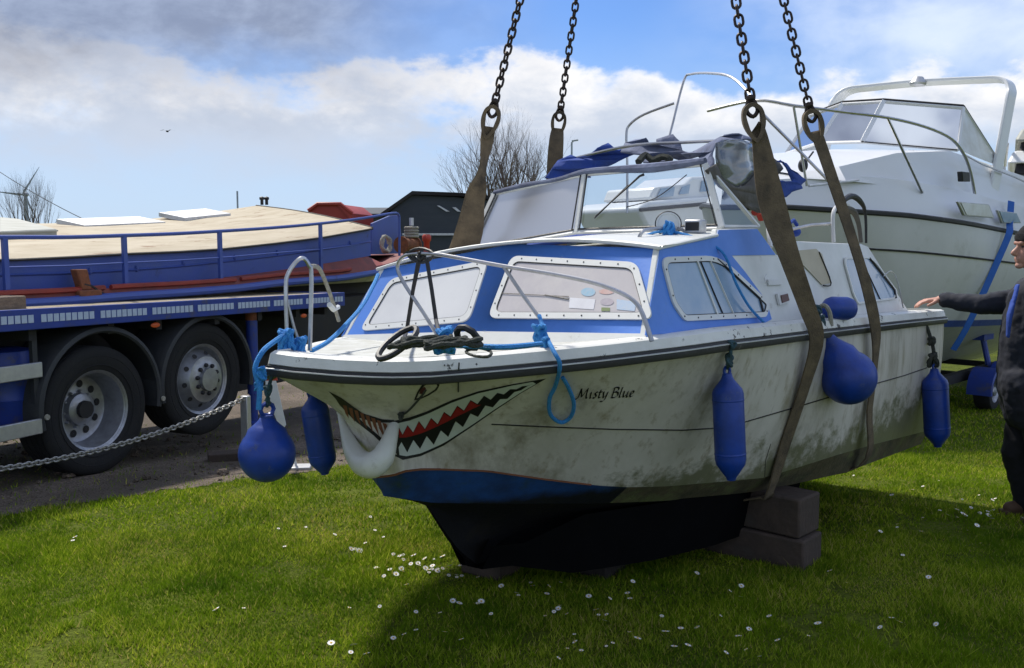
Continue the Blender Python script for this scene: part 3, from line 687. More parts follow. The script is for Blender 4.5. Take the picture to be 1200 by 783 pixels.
for s in (1, -1):
    cab = MB(); cab.plate([Sd(t, z, s, -.03) for t, z in side_poly], F.n*s*.03); cab.build('cabin_side', 'gelcoat_white', boat, bevel=.008)
# blue painted areas of the cabin side, a shell 3 mm proud
for s in (1, -1):
    bl = MB(); bl.plate([Sd(t, z, s, .0005) for t, z in [(T0+.03, .052), (1.322, .40), (1.835, .468), (1.865, .50), (2.275, .52), (2.43, .392), (1.95, .382), (2.06, .30), (2.22, .16), (2.24, .07), (2.10, .045)]], F.n*s*.003); bl.build('side_panel', 'cabin_blue', boat)
# front of the cabin: two faces meeting on the centreline

fr_ = MB()
for q in (FB, FBs):
    nrm = (q[1]-q[0]).cross(q[3]-q[0]).normalized(); 
    if nrm.dot(CAM-q[0]) < 0: nrm = -nrm
    fr_.plate(q, -nrm*.02)
fr_.build('cabin_front', 'cabin_blue', boat)
m = MB()
for q in (FB, FBs):
    nrm = (q[1]-q[0]).cross(q[3]-q[0]).normalized(); nrm = nrm if nrm.dot(CAM-q[0]) > 0 else -nrm
    a, b = q[0], q[1]; c, d = q[1].lerp(q[2], .16), q[0].lerp(q[3], .16); m.plate([a, b, c, d], nrm*.004)
m.build('cabin_skirt', 'gelcoat_white', boat)
# roof
rf = MB(); rows = []
for i, (t0, hw, z0, zc) in enumerate([(1.385, .90, .400, .485), (1.40, .905, .415, .50), (1.6, .895, .438, .512), (1.84, .885, .470, .530), (2.02, .86, .50, .545)]):
    r_ = []
    for k in range(-8, 9):
        a = abs(k)/8; r_.append(W(t0-.075*a*(1 if i < 2 else .4), hw*k/8, zc+(z0-zc)*a**2))
    rows.append(r_)
rf.grid(rows); rf.build('cabin_roof', 'gelcoat_white', boat)
m = MB(); m.tube([rows[0][k]+F.u*.006 for k in range(17)], .009, 6); m.tube([Sd(1.31, .405, 1, .006), Sd(1.84, .475, 1, .006)], .008, 6); m.build('roof_edge_trim', 'window_frame', boat)

def ring_window(name, pts, fr_pl, n, frame_w, pane_mat, frame_mat='window_frame', rnd=.16, screws=0, dividers=(), dark=True):
    """pts: photo pixels of the outer frame; fr_pl(x, y) -> world point; n: outward normal"""
    def rc(P, f):
        out = []; m_ = len(P)
        for i in range(m_):
            a, b, c = Vector(P[i-1]), Vector(P[i]), Vector(P[(i+1) % m_]); l = min((a-b).length, (c-b).length)*f
            p0 = b+(a-b).normalized()*l; p1 = b+(c-b).normalized()*l
            for k in range(6):
                t = k/5; out.append(p0*(1-t)**2+b*2*t*(1-t)+p1*t*t)
        return out
    o3 = [fr_pl(*p) for p in pts]; cen = sum(o3, Vector())/len(o3); outer = rc(o3, rnd)
    i3 = []; m_ = len(o3)
    for i in range(m_):
        a, b, c = o3[i-1], o3[i], o3[(i+1) % m_]; e1 = (b-a).normalized(); e2 = (c-b).normalized(); n1 = n.cross(e1); n2 = n.cross(e2)
        if n1.dot(cen-b) < 0: n1 = -n1
        if n2.dot(cen-b) < 0: n2 = -n2
        k = frame_w/max(.3, (1+n1.dot(n2))); i3.append(b+(n1+n2)*k)
    inner = rc(i3, rnd)
    w = MB(); L = len(outer)
    o_, o2 = [q+n*.004 for q in outer], [q+n*.013 for q in outer]; i_, i2 = [q+n*.004 for q in inner], [q+n*.013 for q in inner]
    w.grid([[o_[k], o2[k], i2[k], i_[k]] for k in list(range(L))+[0]]); w.mi = 1
    if screws:
        mid = [(a+b)/2 for a, b in zip(outer, inner)]; tot = sum((mid[k]-mid[k-1]).length for k in range(L)); step = tot/screws; acc = 0
        for k in range(L):
            d = (mid[k]-mid[k-1]).length; 
            while acc < d: w.lathe([(0, .0165), (.0035, .0155), (.004, .012)], mid[k-1].lerp(mid[k], acc/d), n, 6); acc += step
            acc -= d
    wf = w.build(name, [frame_mat, 'dark_metal'], boat)
    pn = MB(); pn.plate([q+n*.0045 for q in inner], n*.003); pn.build('pane', pane_mat, wf)
    if dark: g = MB(); g.tube([q+n*.009 for q in inner], .0042, 5, closed=True); g.build('gasket', 'trim_black', wf)
    for (a, b, r_, mt) in dividers:
        d = MB(); d.tube([fr_pl(*a)+n*.010, fr_pl(*b)+n*.010], r_, 4); d.build('divider', mt, wf)
    return wf
def face_plane(q):
    nrm = (q[1]-q[0]).cross(q[3]-q[0]).normalized(); nrm = nrm if nrm.dot(CAM-q[0]) > 0 else -nrm
    return (lambda x, y: plane3(F, x, y, q[0], q[1], q[3])), nrm
fp, nP = face_plane(FB); fs_, nS = face_plane(FBs)
wp = ring_window('front_window', [(573, 374), (601, 301), (748, 309), (767, 376)], fp, nP, .030, 'pane_curtained', screws=22)
ws_ = ring_window('front_window', [(423, 389), (459, 328), (574, 306), (551, 378)], fs_, nS, .030, 'pane_white', screws=20)
def stick(poly, mt, name='sticker', off=.0085):
    s_ = MB(); s_.plate([fp(*q)+nP*off for q in poly], nP*.0006); return s_.build(name, mt, wp)
ov = lambda cx, cy, a, b: [(cx+a*math.cos(k*math.pi/8), cy+b*math.sin(k*math.pi/8)) for k in range(16)]
stick([(669, 350), (699, 352), (697, 364), (668, 362)], 'sticker_white'); stick(ov(690.5, 343.5, 8.5, 5), 'sticker_blue'); stick(ov(712, 343, 9, 3.2), 'sticker_red')
stick(ov(712.5, 355, 8, 4.2), 'sticker_grey'); stick([(724, 352), (747, 355), (745, 366), (724, 364)], 'sticker_pale'); stick([(706, 361.5), (716, 362), (716, 366), (706, 366)], 'sticker_green')
m = MB(); m.tube([fp(590, 345)+nP*.011, fp(668, 349)+nP*.011], .0016, 4); m.tube([fp(640, 347)+nP*.011, fp(668, 352)+nP*.011], .0025, 4); m.build('crack', 'trim_black', wp)
nSd = (F.n+F.u*.18).normalized(); sp = lambda x, y: W(*S(x, y))
ring_window('side_window', [(772, 302), (841, 300), (900, 356), (896, 372), (800, 377), (786, 356)], sp, nSd, .024, 'pane_blue', screws=18, rnd=.28,
            dividers=[((814, 305), (839, 371), .006, 'window_frame'), ((818, 305), (846, 371), .004, 'trim_black'), ((829, 304), (858, 370), .005, 'window_frame'), ((838, 304), (888, 350), .007, 'trim_black'), ((888, 350), (892, 366), .007, 'trim_black')])
ring_window('rear_window', [(986, 302), (1020, 301), (1050, 342), (1046, 351), (1004, 357), (998, 345)], sp, nSd, .012, 'pane_blue', 'gelcoat_white', rnd=.25, dark=False,
            dividers=[((1017, 303), (1046, 340), .009, 'trim_black'), ((1046, 340), (1048, 350), .009, 'trim_black'), ((1008, 305), (1030, 352), .005, 'trim_black')])
# recessed locker panel, catch, nav light on the coaming
m = MB(); m.plate([sp(*q)+nSd*.003 for q in [(934, 294), (955, 292), (962, 298), (972, 332), (962, 334), (940, 311)]], nSd*.004); lk = m.build('locker_panel', 'locker_cream', boat)
m = MB(); m.tube([sp(*q)+nSd*.010 for q in [(958, 296), (972, 332), (963, 335)]], .004, 5, smooth=4); m.build('catch', 'trim_black', lk)
m = MB(); m.plate([sp(*q)+nSd*.003 for q in [(908, 345), (920, 342), (923, 355), (911, 358)]], nSd*.012); nv = m.build('side_light', 'window_frame', boat)
m = MB(); m.plate([sp(*q)+nSd*.016 for q in [(911, 347), (919, 345), (921, 353), (913, 356)]], nSd*.004); m.build('lens', 'brown_box', nv)
m = MB(); m.plate([sp(*q)+nSd*.003 for q in [(898, 328), (914, 328), (915, 334), (899, 335)]], nSd*.008); m.tube([sp(895, 333)+nSd*.01, sp(893, 327)+nSd*.012, sp(896, 322)+nSd*.01], .003, 5); m.build('vent', 'window_frame', boat)
m = MB(); m.tube([sp(1030, 325)+nSd*.03, sp(1035, 320)+nSd*.05, sp(1042, 330)+nSd*.05, sp(1053, 362)+nSd*.03], .004, 6, smooth=5); m.build('grab_wire', 'steel', boat)
# bulkhead, cockpit sole so the inside is closed
m = MB(); m.box(F, 2.3, LB-.03, -.78, .78, -.42, -.40); m.box(F, LB-.05, LB-.01, -1.0, 1.0, -.5, .05); m.build('cockpit_floor', 'deck_grey', boat)
m = MB(); m.box(F, 2.9, 3.3, .25, .75, -.5, .05); m.box(F, 3.22, 3.30, .25, .75, .05, .42); m.build('helm_seat', 'canvas_grey', boat, bevel=.02)
m = MB(); m.box(F, 2.05, 2.25, -.85, .85, .12, .50); m.build('dashboard', 'deck_grey', boat, bevel=.01)

# ---- windscreen
WSB = [W(1.985, -.84, .515), W(1.9375, 0, .560), W(1.985, .83, .518)]
WST = [W(2.10, -.72, .845), W(2.03, 0, .872), W(2.07, .705, .842)]
aft_b = sp(889, 266); 
m = MB()
def bar(a, b, r_, mb, n=4, fl=1): mb.tube([a, b], r_, n, flat=fl)
for i in range(3): bar(WSB[i], WST[i], .016 if i == 1 else .020, m)
for i in range(2): bar(WSB[i], WSB[i+1], .012, m); bar(WST[i], WST[i+1], .010, m)
bar(WSB[2]+F.u*.005, aft_b, .010, m); bar(WST[2], aft_b, .012, m); ab2 = F.L(aft_b); aft_s = W(ab2.x, -ab2.y, ab2.z)
bar(WSB[0], aft_s, .010, m); bar(WST[0], aft_s, .012, m)
wsf = m.build('windscreen', 'window_frame', boat, smooth=False)
m = MB()
for i in range(2): m.tube([WSB[i].lerp(WSB[i+1], .03)+F.u*.012-F.a*.01, WST[i].lerp(WST[i+1], .03)-F.a*.012], .004, 4); m.tube([WSB[i].lerp(WSB[i+1], .97)+F.u*.012-F.a*.01, WST[i].lerp(WST[i+1], .97)-F.a*.012], .004, 4); m.tube([WSB[i]+F.u*.016, WSB[i+1]+F.u*.016], .005, 4)
m.build('glazing_rubber', 'trim_black', wsf)
for i, mt in ((0, 'glass_hazy'), (1, 'glass')):
    m = MB(); q = [WSB[i], WSB[i+1], WST[i+1], WST[i]]; m.add(q, [(0, 1, 2, 3)]); m.build('pane', mt, wsf)
m = MB(); m.add([WSB[2], aft_b, WST[2]], [(0, 1, 2)]); m.build('pane', 'glass', wsf); m = MB(); m.add([WSB[0], aft_s, WST[0]], [(0, 1, 2)]); m.build('pane', 'glass', wsf)
# wiper and the grey canvas roll on the windscreen top
fw = lambda x, y, o=.02: plane3(F, x, y, WSB[1], WSB[2], WST[1])-F.a*o
m = MB(); m.tube([fw(757, 205), fw(752, 207), fw(700, 254)], [.008, .006, .003], 5); m.tube([fw(738, 217, .012), fw(698, 256, .012)], .004, 4); wpr = m.build('wiper', 'trim_black', boat)
m = MB(); m.tube([fw(806, 205, .01), fw(770, 232, .01), fw(735, 243, .01)], .0025, 4, smooth=5); m.build('wiper_cable', 'trim_black', boat)
m = MB(); tp = [WST[0], WST[0].lerp(WST[1], .33), WST[0].lerp(WST[1], .7), WST[1], WST[1].lerp(WST[2], .3), WST[1].lerp(WST[2], .6), WST[2]]
m.tube([q+F.u*(.012+.006*math.sin(i*2.3)) for i, q in enumerate(tp)], [.016, .018, .016, .020, .024, .032, .022], 8, smooth=5, flat=.8)
m.build('canvas_roll', 'canvas_grey', boat)
# dashboard clutter behind the glass: nothing painted, a folded cloth
m = MB(); m.tube([W(2.2, -.55, .53), W(2.22, -.2, .55), W(2.2, .2, .54), W(2.18, .6, .55)], [.03, .05, .04, .03], 8, smooth=4, flat=.5); m.build('folded_cloth', 'canvas_blue', boat)
# searchlight, handrail, horn on the cabin roof
rp = lambda x, y, z=.52: F.onW(x, y, (0, 0, 1), z)
m = MB(); rq = lambda x, y, p=.66: F.onW(x, y, (0, 1, 0), p)
hr = [rq(748, 283, .60), rq(750, 276, .61), rq(756, 270, .62), rq(775, 267.5, .64), rq(795, 268, .67), rq(803, 271, .69)]
m.tube(hr, .009, 7, smooth=5); m.build('handrail', 'steel', boat)
c = F.onW(783, 263, (0, 1, 0), .62); m = MB(); ax = (ray(783, 263)*-1).normalized(); ax = (ax+F.a*-.25+Vector((.2, 0, .3))).normalized()
m.lathe([(.001, -.055), (.03, -.05), (.052, -.02), (.060, 0), (.060, .008), (.052, .010), (.050, .004), (.001, .006)], c, ax, 24); m.tube([c-ax*.03, c-ax*.03-F.u*.07], .010, 6)
sl = m.build('searchlight', 'gelcoat_white', boat)
m = MB(); m.tube([c+ax*.006+(ax.orthogonal().normalized()*math.cos(k*math.pi/12)+ax.cross(ax.orthogonal().normalized())*math.sin(k*math.pi/12))*.061 for k in range(24)], .0035, 5, closed=True); m.build('rim', 'trim_black', sl)
c = F.onW(815, 265, (0, 1, 0), .74); m = MB(); fb = Frame(c, .7141); m.box(fb, -.03, .03, -.045, .045, -.035, .03); hb = m.build('horn_box', 'alu', boat, bevel=.008)
m = MB(); m.box(fb, -.033, -.029, -.035, .035, -.022, .018); m.build('grille', 'trim_black', hb)

# ---- pulpit rails
def vplane(A, B): return lambda x, y: plane3(F, x, y, A, B, A+F.u)
f1 = F.onW(519, 403, (0, 0, 1), .03); f2 = F.onW(765, 399, (0, 0, 1), .05); vp = vplane(f1, f2)
pr = MB(); pr.tube([vp(519, 404), vp(497, 368), vp(474, 333), vp(466, 315), vp(470, 303), vp(482, 298), vp(510, 298), vp(530, 301), vp(590, 312), vp(640, 320), vp(690, 330), vp(720, 340), vp(742, 352), vp(753, 368), vp(764, 400)], .0085, 8, smooth=4)
rail = pr.build('pulpit_rail', 'steel', boat)
m = MB(); m.tube([vp(590, 312), vp(612, 345), vp(633, 374)], .008, 8); m.build('stanchion', 'steel', boat)
g1 = F.onW(337, 412, (0, 0, 1), .035); g2 = W(1.0, -.72, .05); v2 = vplane(W(.10, -.12, .04), W(.24, -.06, .04))
m = MB(); m.tube([v2(337, 410), v2(335, 340), v2(338, 320), v2(349, 305), v2(356, 303), v2(362, 311), v2(365, 325), v2(363, 411)], .0085, 8, smooth=4)
m.tube([v2(337, 355), v2(345, 385), v2(352, 404)], .006, 8); m.build('bow_rail', 'steel', boat)
v3 = vplane(W(.24, -.06, .04), W(1.1, -.72, .06)); m = MB()
m.tube([v2(363, 312), v3(372, 313), v3(378, 322), v3(388, 348), v3(397, 376)], .009, 8, smooth=4); m.build('taped_rail', 'rope_pale', boat)
m = MB(); m.tube([v3(386, 357), v3(391, 363), v3(396, 360)], .012, 6); m.build('rag', 'gelcoat_white', boat)
# stern rail and arches
cp = lambda x, y, p=.72: F.onW(x, y, (0, 1, 0), p)
m = MB(); m.tube([cp(977, 284), cp(976, 256), cp(979, 244), cp(987, 239), cp(994, 241)], .013, 8, smooth=5); m.build('grab_rail', 'white_tube', boat)
m = MB(); m.tube([cp(922, 270, .5), cp(950, 264, .6), cp(977, 262)], .010, 8); m.build('side_rail', 'steel', boat)
m = MB(); m.tube([cp(986, 246), cp(988, 236), cp(998, 230), cp(1008, 236), cp(1014, 250), cp(1015, 285)], [.012, .018, .020, .018, .010, .008], 8, smooth=5); m.build('hood_hoop', 'trim_black', boat)
m = MB(); m.tube([cp(990, 243), cp(1000, 248), cp(1006, 262), cp(1009, 284)], [.016, .022, .015, .013], 7, smooth=4); m.build('hoop_bracket', 'canvas_brown', boat)
m = MB(); m.tube([cp(884, 249, .6), cp(890, 247, .6), cp(893, 258, .6)], [.02, .03, .02], 8, smooth=3); m.build('lever_knob', 'red_paint', boat)
m = MB(); m.tube([cp(897, 240, .7), cp(903, 290, .8)], .012, 4); m.build('hood_strut', 'white_tube', boat)
m = MB(); m.ball(cp(932, 272, .5), .035, .035, .03); m.tube([cp(925, 262, .5), cp(930, 258, .5), cp(934, 264, .5)], .012, 6); m.build('blue_cushion', 'canvas_blue', boat)

# ---- wrecked folding hood: bows and torn canvas
hd = MB()
ho = lambda x, y, p=0.: F.onW(x, y, (0, 1, 0), p)
hd.tube([ho(735, 250, -.72), ho(735, 190, -.72), ho(734, 158, -.72), ho(738, 146, -.70), ho(755, 134, -.6), ho(790, 121, -.4)], .009, 7, smooth=4)
hd.tube([ho(772, 200, -.62), ho(785, 158, -.62), ho(801, 96, -.6), ho(810, 87, -.5), ho(835, 86, 0), ho(858, 91, .3), ho(880, 112, .5), ho(885, 124, .55), ho(930, 170, .70), ho(975, 216, .84)], .009, 7, smooth=4)
hd.tube([ho(646, 202, -.8), ho(660, 190, -.78), ho(700, 179, -.5), ho(745, 170, -.2), ho(800, 167, .1), ho(850, 165, .4), ho(880, 168, .65)], .010, 7, smooth=4)
hd.build('hood_frame', 'steel', boat)
def flap(name, mt, pts, p, th=.008):
    rng_ = random.Random(len(pts)); P = []
    for i, q in enumerate(pts):
        pp = q[2] if len(q) > 2 else p; P.append(F.onW(q[0], q[1], (0, 1, 0), pp))
    mb = MB(); pl = [Vector((q[0], q[1], 0)) for q in pts]; tri = tessellate_polygon([pl]); bm = bmesh.new(); bv = [bm.verts.new(v) for v in P]
    for t in tri:
        try: bm.faces.new([bv[i] for i in t])
        except ValueError: pass
    bmesh.ops.subdivide_edges(bm, edges=bm.edges, cuts=2, use_grid_fill=True); bmesh.ops.triangulate(bm, faces=bm.faces); bm.verts.ensure_lookup_table()
    mb.v = [v.co+F.n*.010*noise.noise(v.co*14)+F.a*.014*noise.noise(v.co*11+Vector((3, 1, 2))) for v in bm.verts]; mb.f = [tuple(v.index for v in f.verts) for f in bm.faces]; mb.m = [0]*len(mb.f); bm.free()
    o = mb.build(name, mt, boat); s_ = o.modifiers.new('solid', 'SOLIDIFY'); s_.thickness = th; return o
flap('torn_canvas', 'canvas_blue', [(638, 209, -.8), (645, 198, -.78), (654, 189, -.75), (668, 182, -.7), (678, 186, -.66), (690, 182, -.6), (700, 173, -.5), (713, 168, -.45), (723, 176, -.4), (745, 171, -.3), (747, 180, -.3), (727, 188, -.4), (708, 196, -.5), (690, 200, -.62), (692, 208, -.64), (660, 212, -.72)], -.6)
flap('torn_canvas', 'canvas_grey', [(728, 178, -.35), (732, 167, -.35), (745, 163, -.3), (757, 162, -.2), (760, 168, -.2), (768, 169, -.1), (769, 163, -.1), (789, 157, 0), (797, 166, .05), (799, 176, .08), (813, 181, .15), (806, 191, .1), (790, 186, 0), (776, 190, 0), (754, 190, -.15), (749, 181, -.2)], -.1)
flap('torn_canvas', 'canvas_grey', [(798, 180, .1), (812, 178, .15), (829, 168, .35), (845, 160, .5), (858, 158, .6), (870, 158, .65), (884, 163, .7), (889, 170, .7), (870, 163, .66), (846, 164, .6), (838, 168, .6), (835, 178, .6), (838, 192, .65), (830, 200, .68), (826, 190, .6), (818, 184, .3), (806, 188, .15)], .5)
flap('torn_canvas', 'canvas_brown', [(827, 200), (838, 192), (845, 207), (862, 220), (874, 217), (893, 196), (889, 170), (900, 180), (908, 186), (914, 190), (918, 198), (912, 206), (909, 214), (914, 222), (915, 234), (908, 243), (900, 248), (888, 249), (868, 238), (845, 219)], .74)
flap('hood_window', 'vinyl_window', [(839, 168), (848, 164), (868, 163), (888, 171), (893, 196), (874, 217), (862, 220), (845, 207), (838, 192)], .735, .003)
flap('torn_canvas', 'canvas_blue', [(910, 188), (922, 191), (928, 198), (946, 211), (939, 217), (941, 221), (928, 225), (922, 231), (915, 230), (914, 220), (909, 213), (930, 212), (922, 196), (918, 190)], .78)
m = MB(); m.tube([ho(748, 190, -.1), ho(756, 182, -.1), ho(765, 188, -.05), ho(776, 184, 0), ho(785, 187, .05), ho(776, 196, 0), ho(760, 197, -.1)], .022, 6, smooth=4, closed=False); m.build('hood_webbing', 'rope_dark', boat)

# ---- rope pile, cleats and blocks on the foredeck
def deckpt(x, y, z=.06): return F.onW(x, y, (0, 0, 1), z)
m = MB(); c = deckpt(466, 402, .09); m.tube([c+F.a*(.07*math.cos(k*.785))*1.0+F.n*.05*math.sin(k*.785)+F.u*(.045*math.cos(k*.785)) for k in range(8)], .010, 7, closed=True, smooth=3); m.build('rope_shackle', 'trim_black', boat)
# ------------------------------------------------------------------ ropes, fenders, lifting gear
def rope(pts, r, mt, name, label, smooth=6, n=7, extra=None, group=None):
    mb = MB(); mb.tube(pts, r, n, smooth=smooth)
    if extra: extra(mb)
    b = Vector(pts[-1]); o = mb.build(name, mt, base=b); return tag(o, label, 'rope', group)
def knot(mb, c, R_, r, k=4, seed=1, axis=None):
    rr = random.Random(seed); c = Vector(c)
    pts = []
    for i in range(k*7):
        a = i*2.0; v = Vector((rr.uniform(-1, 1), rr.uniform(-1, 1), rr.uniform(-1, 1))).normalized()
        pts.append(c+Vector((math.cos(a)*v.x, math.sin(a)*abs(v.y), math.sin(a*.7)))*R_*rr.uniform(.6, 1.05))
    mb.tube(pts, r, 6, smooth=4)
    return mb
def coil(mb, c, u, v, Ra, Rb, r, turns, seed=1, rise=None):
    rr = random.Random(seed); pts = []
    for i in range(turns*10):
        a = 2*math.pi*i/10; k = 1+rr.uniform(-.13, .13); pts.append(Vector(c)+u*Ra*k*math.cos(a)+v*Rb*k*math.sin(a)+(rise or u.cross(v))*r*1.0*rr.uniform(-1, 1.6))
    mb.tube(pts, r, 6, smooth=3)
def fender_long(base_px, tip_px, Y0, Y1, r, label, mat_='fender_blue'):
    a = at(*base_px, Y0); b = at(*tip_px, Y1); d = (b-a); L = d.length
    t = thing('long_fender', label, 'fender', loc=b)
    m = MB(); pf = [(.004, 0), (r*.30, .002), (r*.34, L*.03), (r*.42, L*.06), (r*.92, L*.15), (r, L*.19), (r, L*.50), (r*1.0, L*.80), (r*.93, L*.85), (r*.45, L*.95), (r*.34, L*.97), (r*.28, L*.998), (.004, L)]
    m.lathe(pf, a, d, 28); m.build('body', mat_, t)
    m = MB(); m.lathe([(r*1.004, L*.24), (r*1.02, L*.245), (r*1.02, L*.255), (r*1.004, L*.26)], a, d, 28); m.lathe([(r*1.004, L*.74), (r*1.02, L*.745), (r*1.02, L*.755), (r*1.004, L*.76)], a, d, 28); m.build('ridge', mat_, t)
    m = MB(); u = d.normalized(); s_ = u.orthogonal().normalized()
    m.tube([a-u*.012+s_*.022*math.cos(k)+(-u)*.022*math.sin(k)+u*.006 for k in [i*math.pi*2/10 for i in range(10)]], .007, 6, closed=True); m.build('eye', mat_, t)
    return t, a
def fender_round(cpx, Y, r, label, top_px=None, mat_='fender_blue'):
    c = at(*cpx, Y); t = thing('round_fender', label, 'fender', loc=c-Vector((0, 0, r)))
    top = at(*top_px, Y) if top_px else c+Vector((0, 0, r*1.6)); ax = (top-c).normalized(); L = (top-c).length; pf = []
    for i in range(20):
        a = math.pi*(i/19); 
        if a < 2.35: pf.append((r*math.sin(a) if i else .002, -r*math.cos(a)))
    e = pf[-1]; pf += [(r*.66, e[1]+(L-e[1])*.28), (r*.47, e[1]+(L-e[1])*.50), (r*.32, e[1]+(L-e[1])*.70), (r*.25, e[1]+(L-e[1])*.86), (r*.24, L*.93), (r*.24, L*.99), (.002, L)]
    m = MB(); m.lathe(pf, c, ax, 36); m.build('body', mat_, t)
    m = MB(); s_ = ax.orthogonal().normalized(); m.tube([top+ax*.02+s_*.028*math.cos(k)+ax*.024*math.sin(k) for k in [i*math.pi*2/10 for i in range(10)]], .009, 6, closed=True); m.build('eye', mat_, t)
    return t, top
fA, topA = fender_round((313, 532), 3.42, .108, 'round blue ball fender hanging from the bow tip on a blue rope', (313, 486))
mB, topB = fender_long((366, 462), (381, 556), 4.05, 4.05, .062, 'dark blue cylinder fender hanging behind the bow, between the ball fender and the white fender')
mC, topC = fender_long((852, 437), (857, 563), 3.86, 3.84, .067, 'long blue fender hanging alone amidships, aft of the boat name')
fD, topD = fender_round((994, 442), 4.62, .142, 'large round blue buoy fender hanging between the two near lifting straps', (968, 392))
mE, topE = fender_long((1095, 432), (1099, 524), 5.80, 5.78, .080, 'dark blue cylinder fender hanging at the stern corner by the man')
# small fender lying on the side deck
t = thing('long_fender', 'short blue fender lying on the side deck at the foot of the aft coaming', 'fender', loc=at(980, 376, 4.75)); m = MB(); a = at(962, 361, 4.72); b = at(1003, 362, 4.80); d = b-a; L = d.length; r = .062
m.lathe([(.004, 0), (r*.3, .002), (r*.4, L*.06), (r*.85, L*.2), (r, L*.32), (r, L*.72), (r*.85, L*.85), (r*.4, L*.96), (.004, L)], a, d, 28); m.build('body', 'fender_blue', t)
m = MB(); m.tube([at(958, 362, 4.66), at(966, 358, 4.63), at(972, 366, 4.62), at(974, 382, 4.63)], .012, 7, smooth=4); m.build('lashing', 'rope_pale', t)
# white U-shaped bow fender
m = MB(); pts = []
for (x, y), Y in zip([(399, 485), (404, 502), (413, 527), (424, 542), (436, 545), (448, 536), (456, 517), (461, 500), (465, 489)], [3.86, 3.78, 3.66, 3.58, 3.53, 3.53, 3.56, 3.61, 3.64]): pts.append(at(x, y, Y))
m.tube(pts, [.013, .021, .038, .050, .054, .048, .033, .023, .014], 16, smooth=6)
t = thing('bow_fender', 'white U-shaped bow fender tied under the painted shark nose', 'fender', loc=pts[4]); m.build('body', 'fender_white', t)
m = MB(); m.tube([pts[-1]+Vector((.012*math.cos(k), 0, .012*math.sin(k)+.006)) for k in [i*math.pi/4 for i in range(8)]], .006, 6, closed=True); m.tube([pts[0]+Vector((.012*math.cos(k), 0, .012*math.sin(k)+.006)) for k in [i*math.pi/4 for i in range(8)]], .006, 6, closed=True); m.build('eye', 'fender_white', t)
h0 = hit(497, 467, .006) or at(497, 467, 3.6); gtop = hit(545, 441, .03)
rope([hit(499, 456, .004), hit(493, 464, .006), hit(478, 479, .012), at(466, 488, 3.62)], .0045, 'rope_dark', 'tether', 'thin dark cord from the shark eye to the right arm of the white bow fender', extra=lambda mb: knot(mb, hit(471, 483, .02), .014, .004, 3, 2))
rope([at(521, 428, 3.30), hit(519, 437, .006), hit(516, 446, .004)], .003, 'rope_dark', 'deck_cord', 'thin dark cord end hanging over the deck edge above the shark eye')
rope([at(538, 425, 3.30), hit(537, 440, .006), hit(537, 458, .004)], .003, 'rope_dark', 'deck_cord', 'thin straight dark cord hanging from the deck edge above the shark mouth')

# ropes on the fenders
def tie(pts, mt, label, r=.007, kn=None, seed=2, kr=.02, name='fender_rope'):
    def ex(mb):
        for j, (c, R_, rr) in enumerate(kn or []): knot(mb, c, R_, rr, 3, seed+j)
    return rope(pts, r, mt, name, label, extra=ex)
tie([at(330, 424, 3.40), at(322, 432, 3.36), at(316, 450, 3.38), at(314, 462, 3.40), topA+Vector((0, 0, .03))], 'rope_teal', 'dark line tying the round ball fender to the bow tip', .007, [(at(315, 458, 3.40), .018, .006), (at(314, 470, 3.42), .014, .005)])
tie([at(372, 436, 4.0), at(368, 450, 4.03), topB+Vector((0, 0, .02))], 'rope_teal', 'short line holding the fender on the far side of the bow', .006)
tie([at(838, 397, 3.92), at(850, 398, 3.83), at(856, 408, 3.80), at(855, 425, 3.82), topC+Vector((0, 0, .02))], 'rope_teal', 'dark line holding the fender amidships', .008, [(at(854, 422, 3.82), .028, .008), (at(846, 396, 3.86), .022, .007), (at(857, 405, 3.80), .02, .007)], 5)
tie([at(950, 362, 4.66), at(958, 372, 4.60), at(964, 382, 4.58), topD+Vector((0, 0, .02))], 'rope_teal', 'teal line holding the large round buoy fender beside the strap', .012, [(at(957, 366, 4.62), .035, .011), (at(962, 376, 4.58), .028, .010), (at(964, 388, 4.58), .022, .009)], 8)
tie([at(1080, 370, 5.85), at(1088, 388, 5.83), at(1094, 410, 5.82), topE+Vector((0, 0, .02))], 'rope_dark', 'dark line holding the stern fender', .012, [(at(1092, 400, 5.82), .03, .010), (at(1094, 422, 5.81), .045, .012)], 11)
# blue mooring ropes
def blue(pts, label, r=.008, kn=None, seed=3, nm='blue_rope', mt='rope_blue'):
    def ex(mb):
        for j, (c, R_, rr, k) in enumerate(kn or []): knot(mb, c, R_, rr, k, seed+j)
    return rope(pts, r, mt, nm, label, extra=ex)
blue([at(303, 480, 3.30), at(304, 455, 3.30), at(299, 432, 3.31), at(308, 412, 3.34), at(322, 400, 3.42), at(334, 392, 3.46)], 'bright blue rope knotted round the bow rail foot, hanging over the bow tip', .010,
     [(at(336, 401, 3.48), .048, .007, 14), (at(352, 405, 3.52), .034, .007, 8), (at(306, 438, 3.31), .026, .005, 7), (at(303, 452, 3.31), .020, .004, 6)], 3)
blue([at(365, 411, 3.60), at(385, 400, 3.75), at(405, 381, 4.0), at(425, 358, 4.3), at(437, 336, 4.5), at(443, 322, 4.65)], 'blue mooring line running from the bow rail up to the far cabin corner', .010)
HH = lambda x, y: hit(x, y, .018)
lp = [vp(632, 370), at(640, 394, 3.44), at(649, 412, 3.34), at(656, 428, 3.33)]
blue(lp+[HH(650, 447), HH(643, 463), HH(644, 481), HH(656, 491), HH(668, 484), HH(671, 468), HH(665, 450), HH(658, 438)], 'bright blue rope on the pulpit stanchion, its loop hanging beside the boat name', .0085,
     [(at(633, 391, 3.47), .036, .009, 6), (at(639, 403, 3.42), .028, .009, 3)], 9)
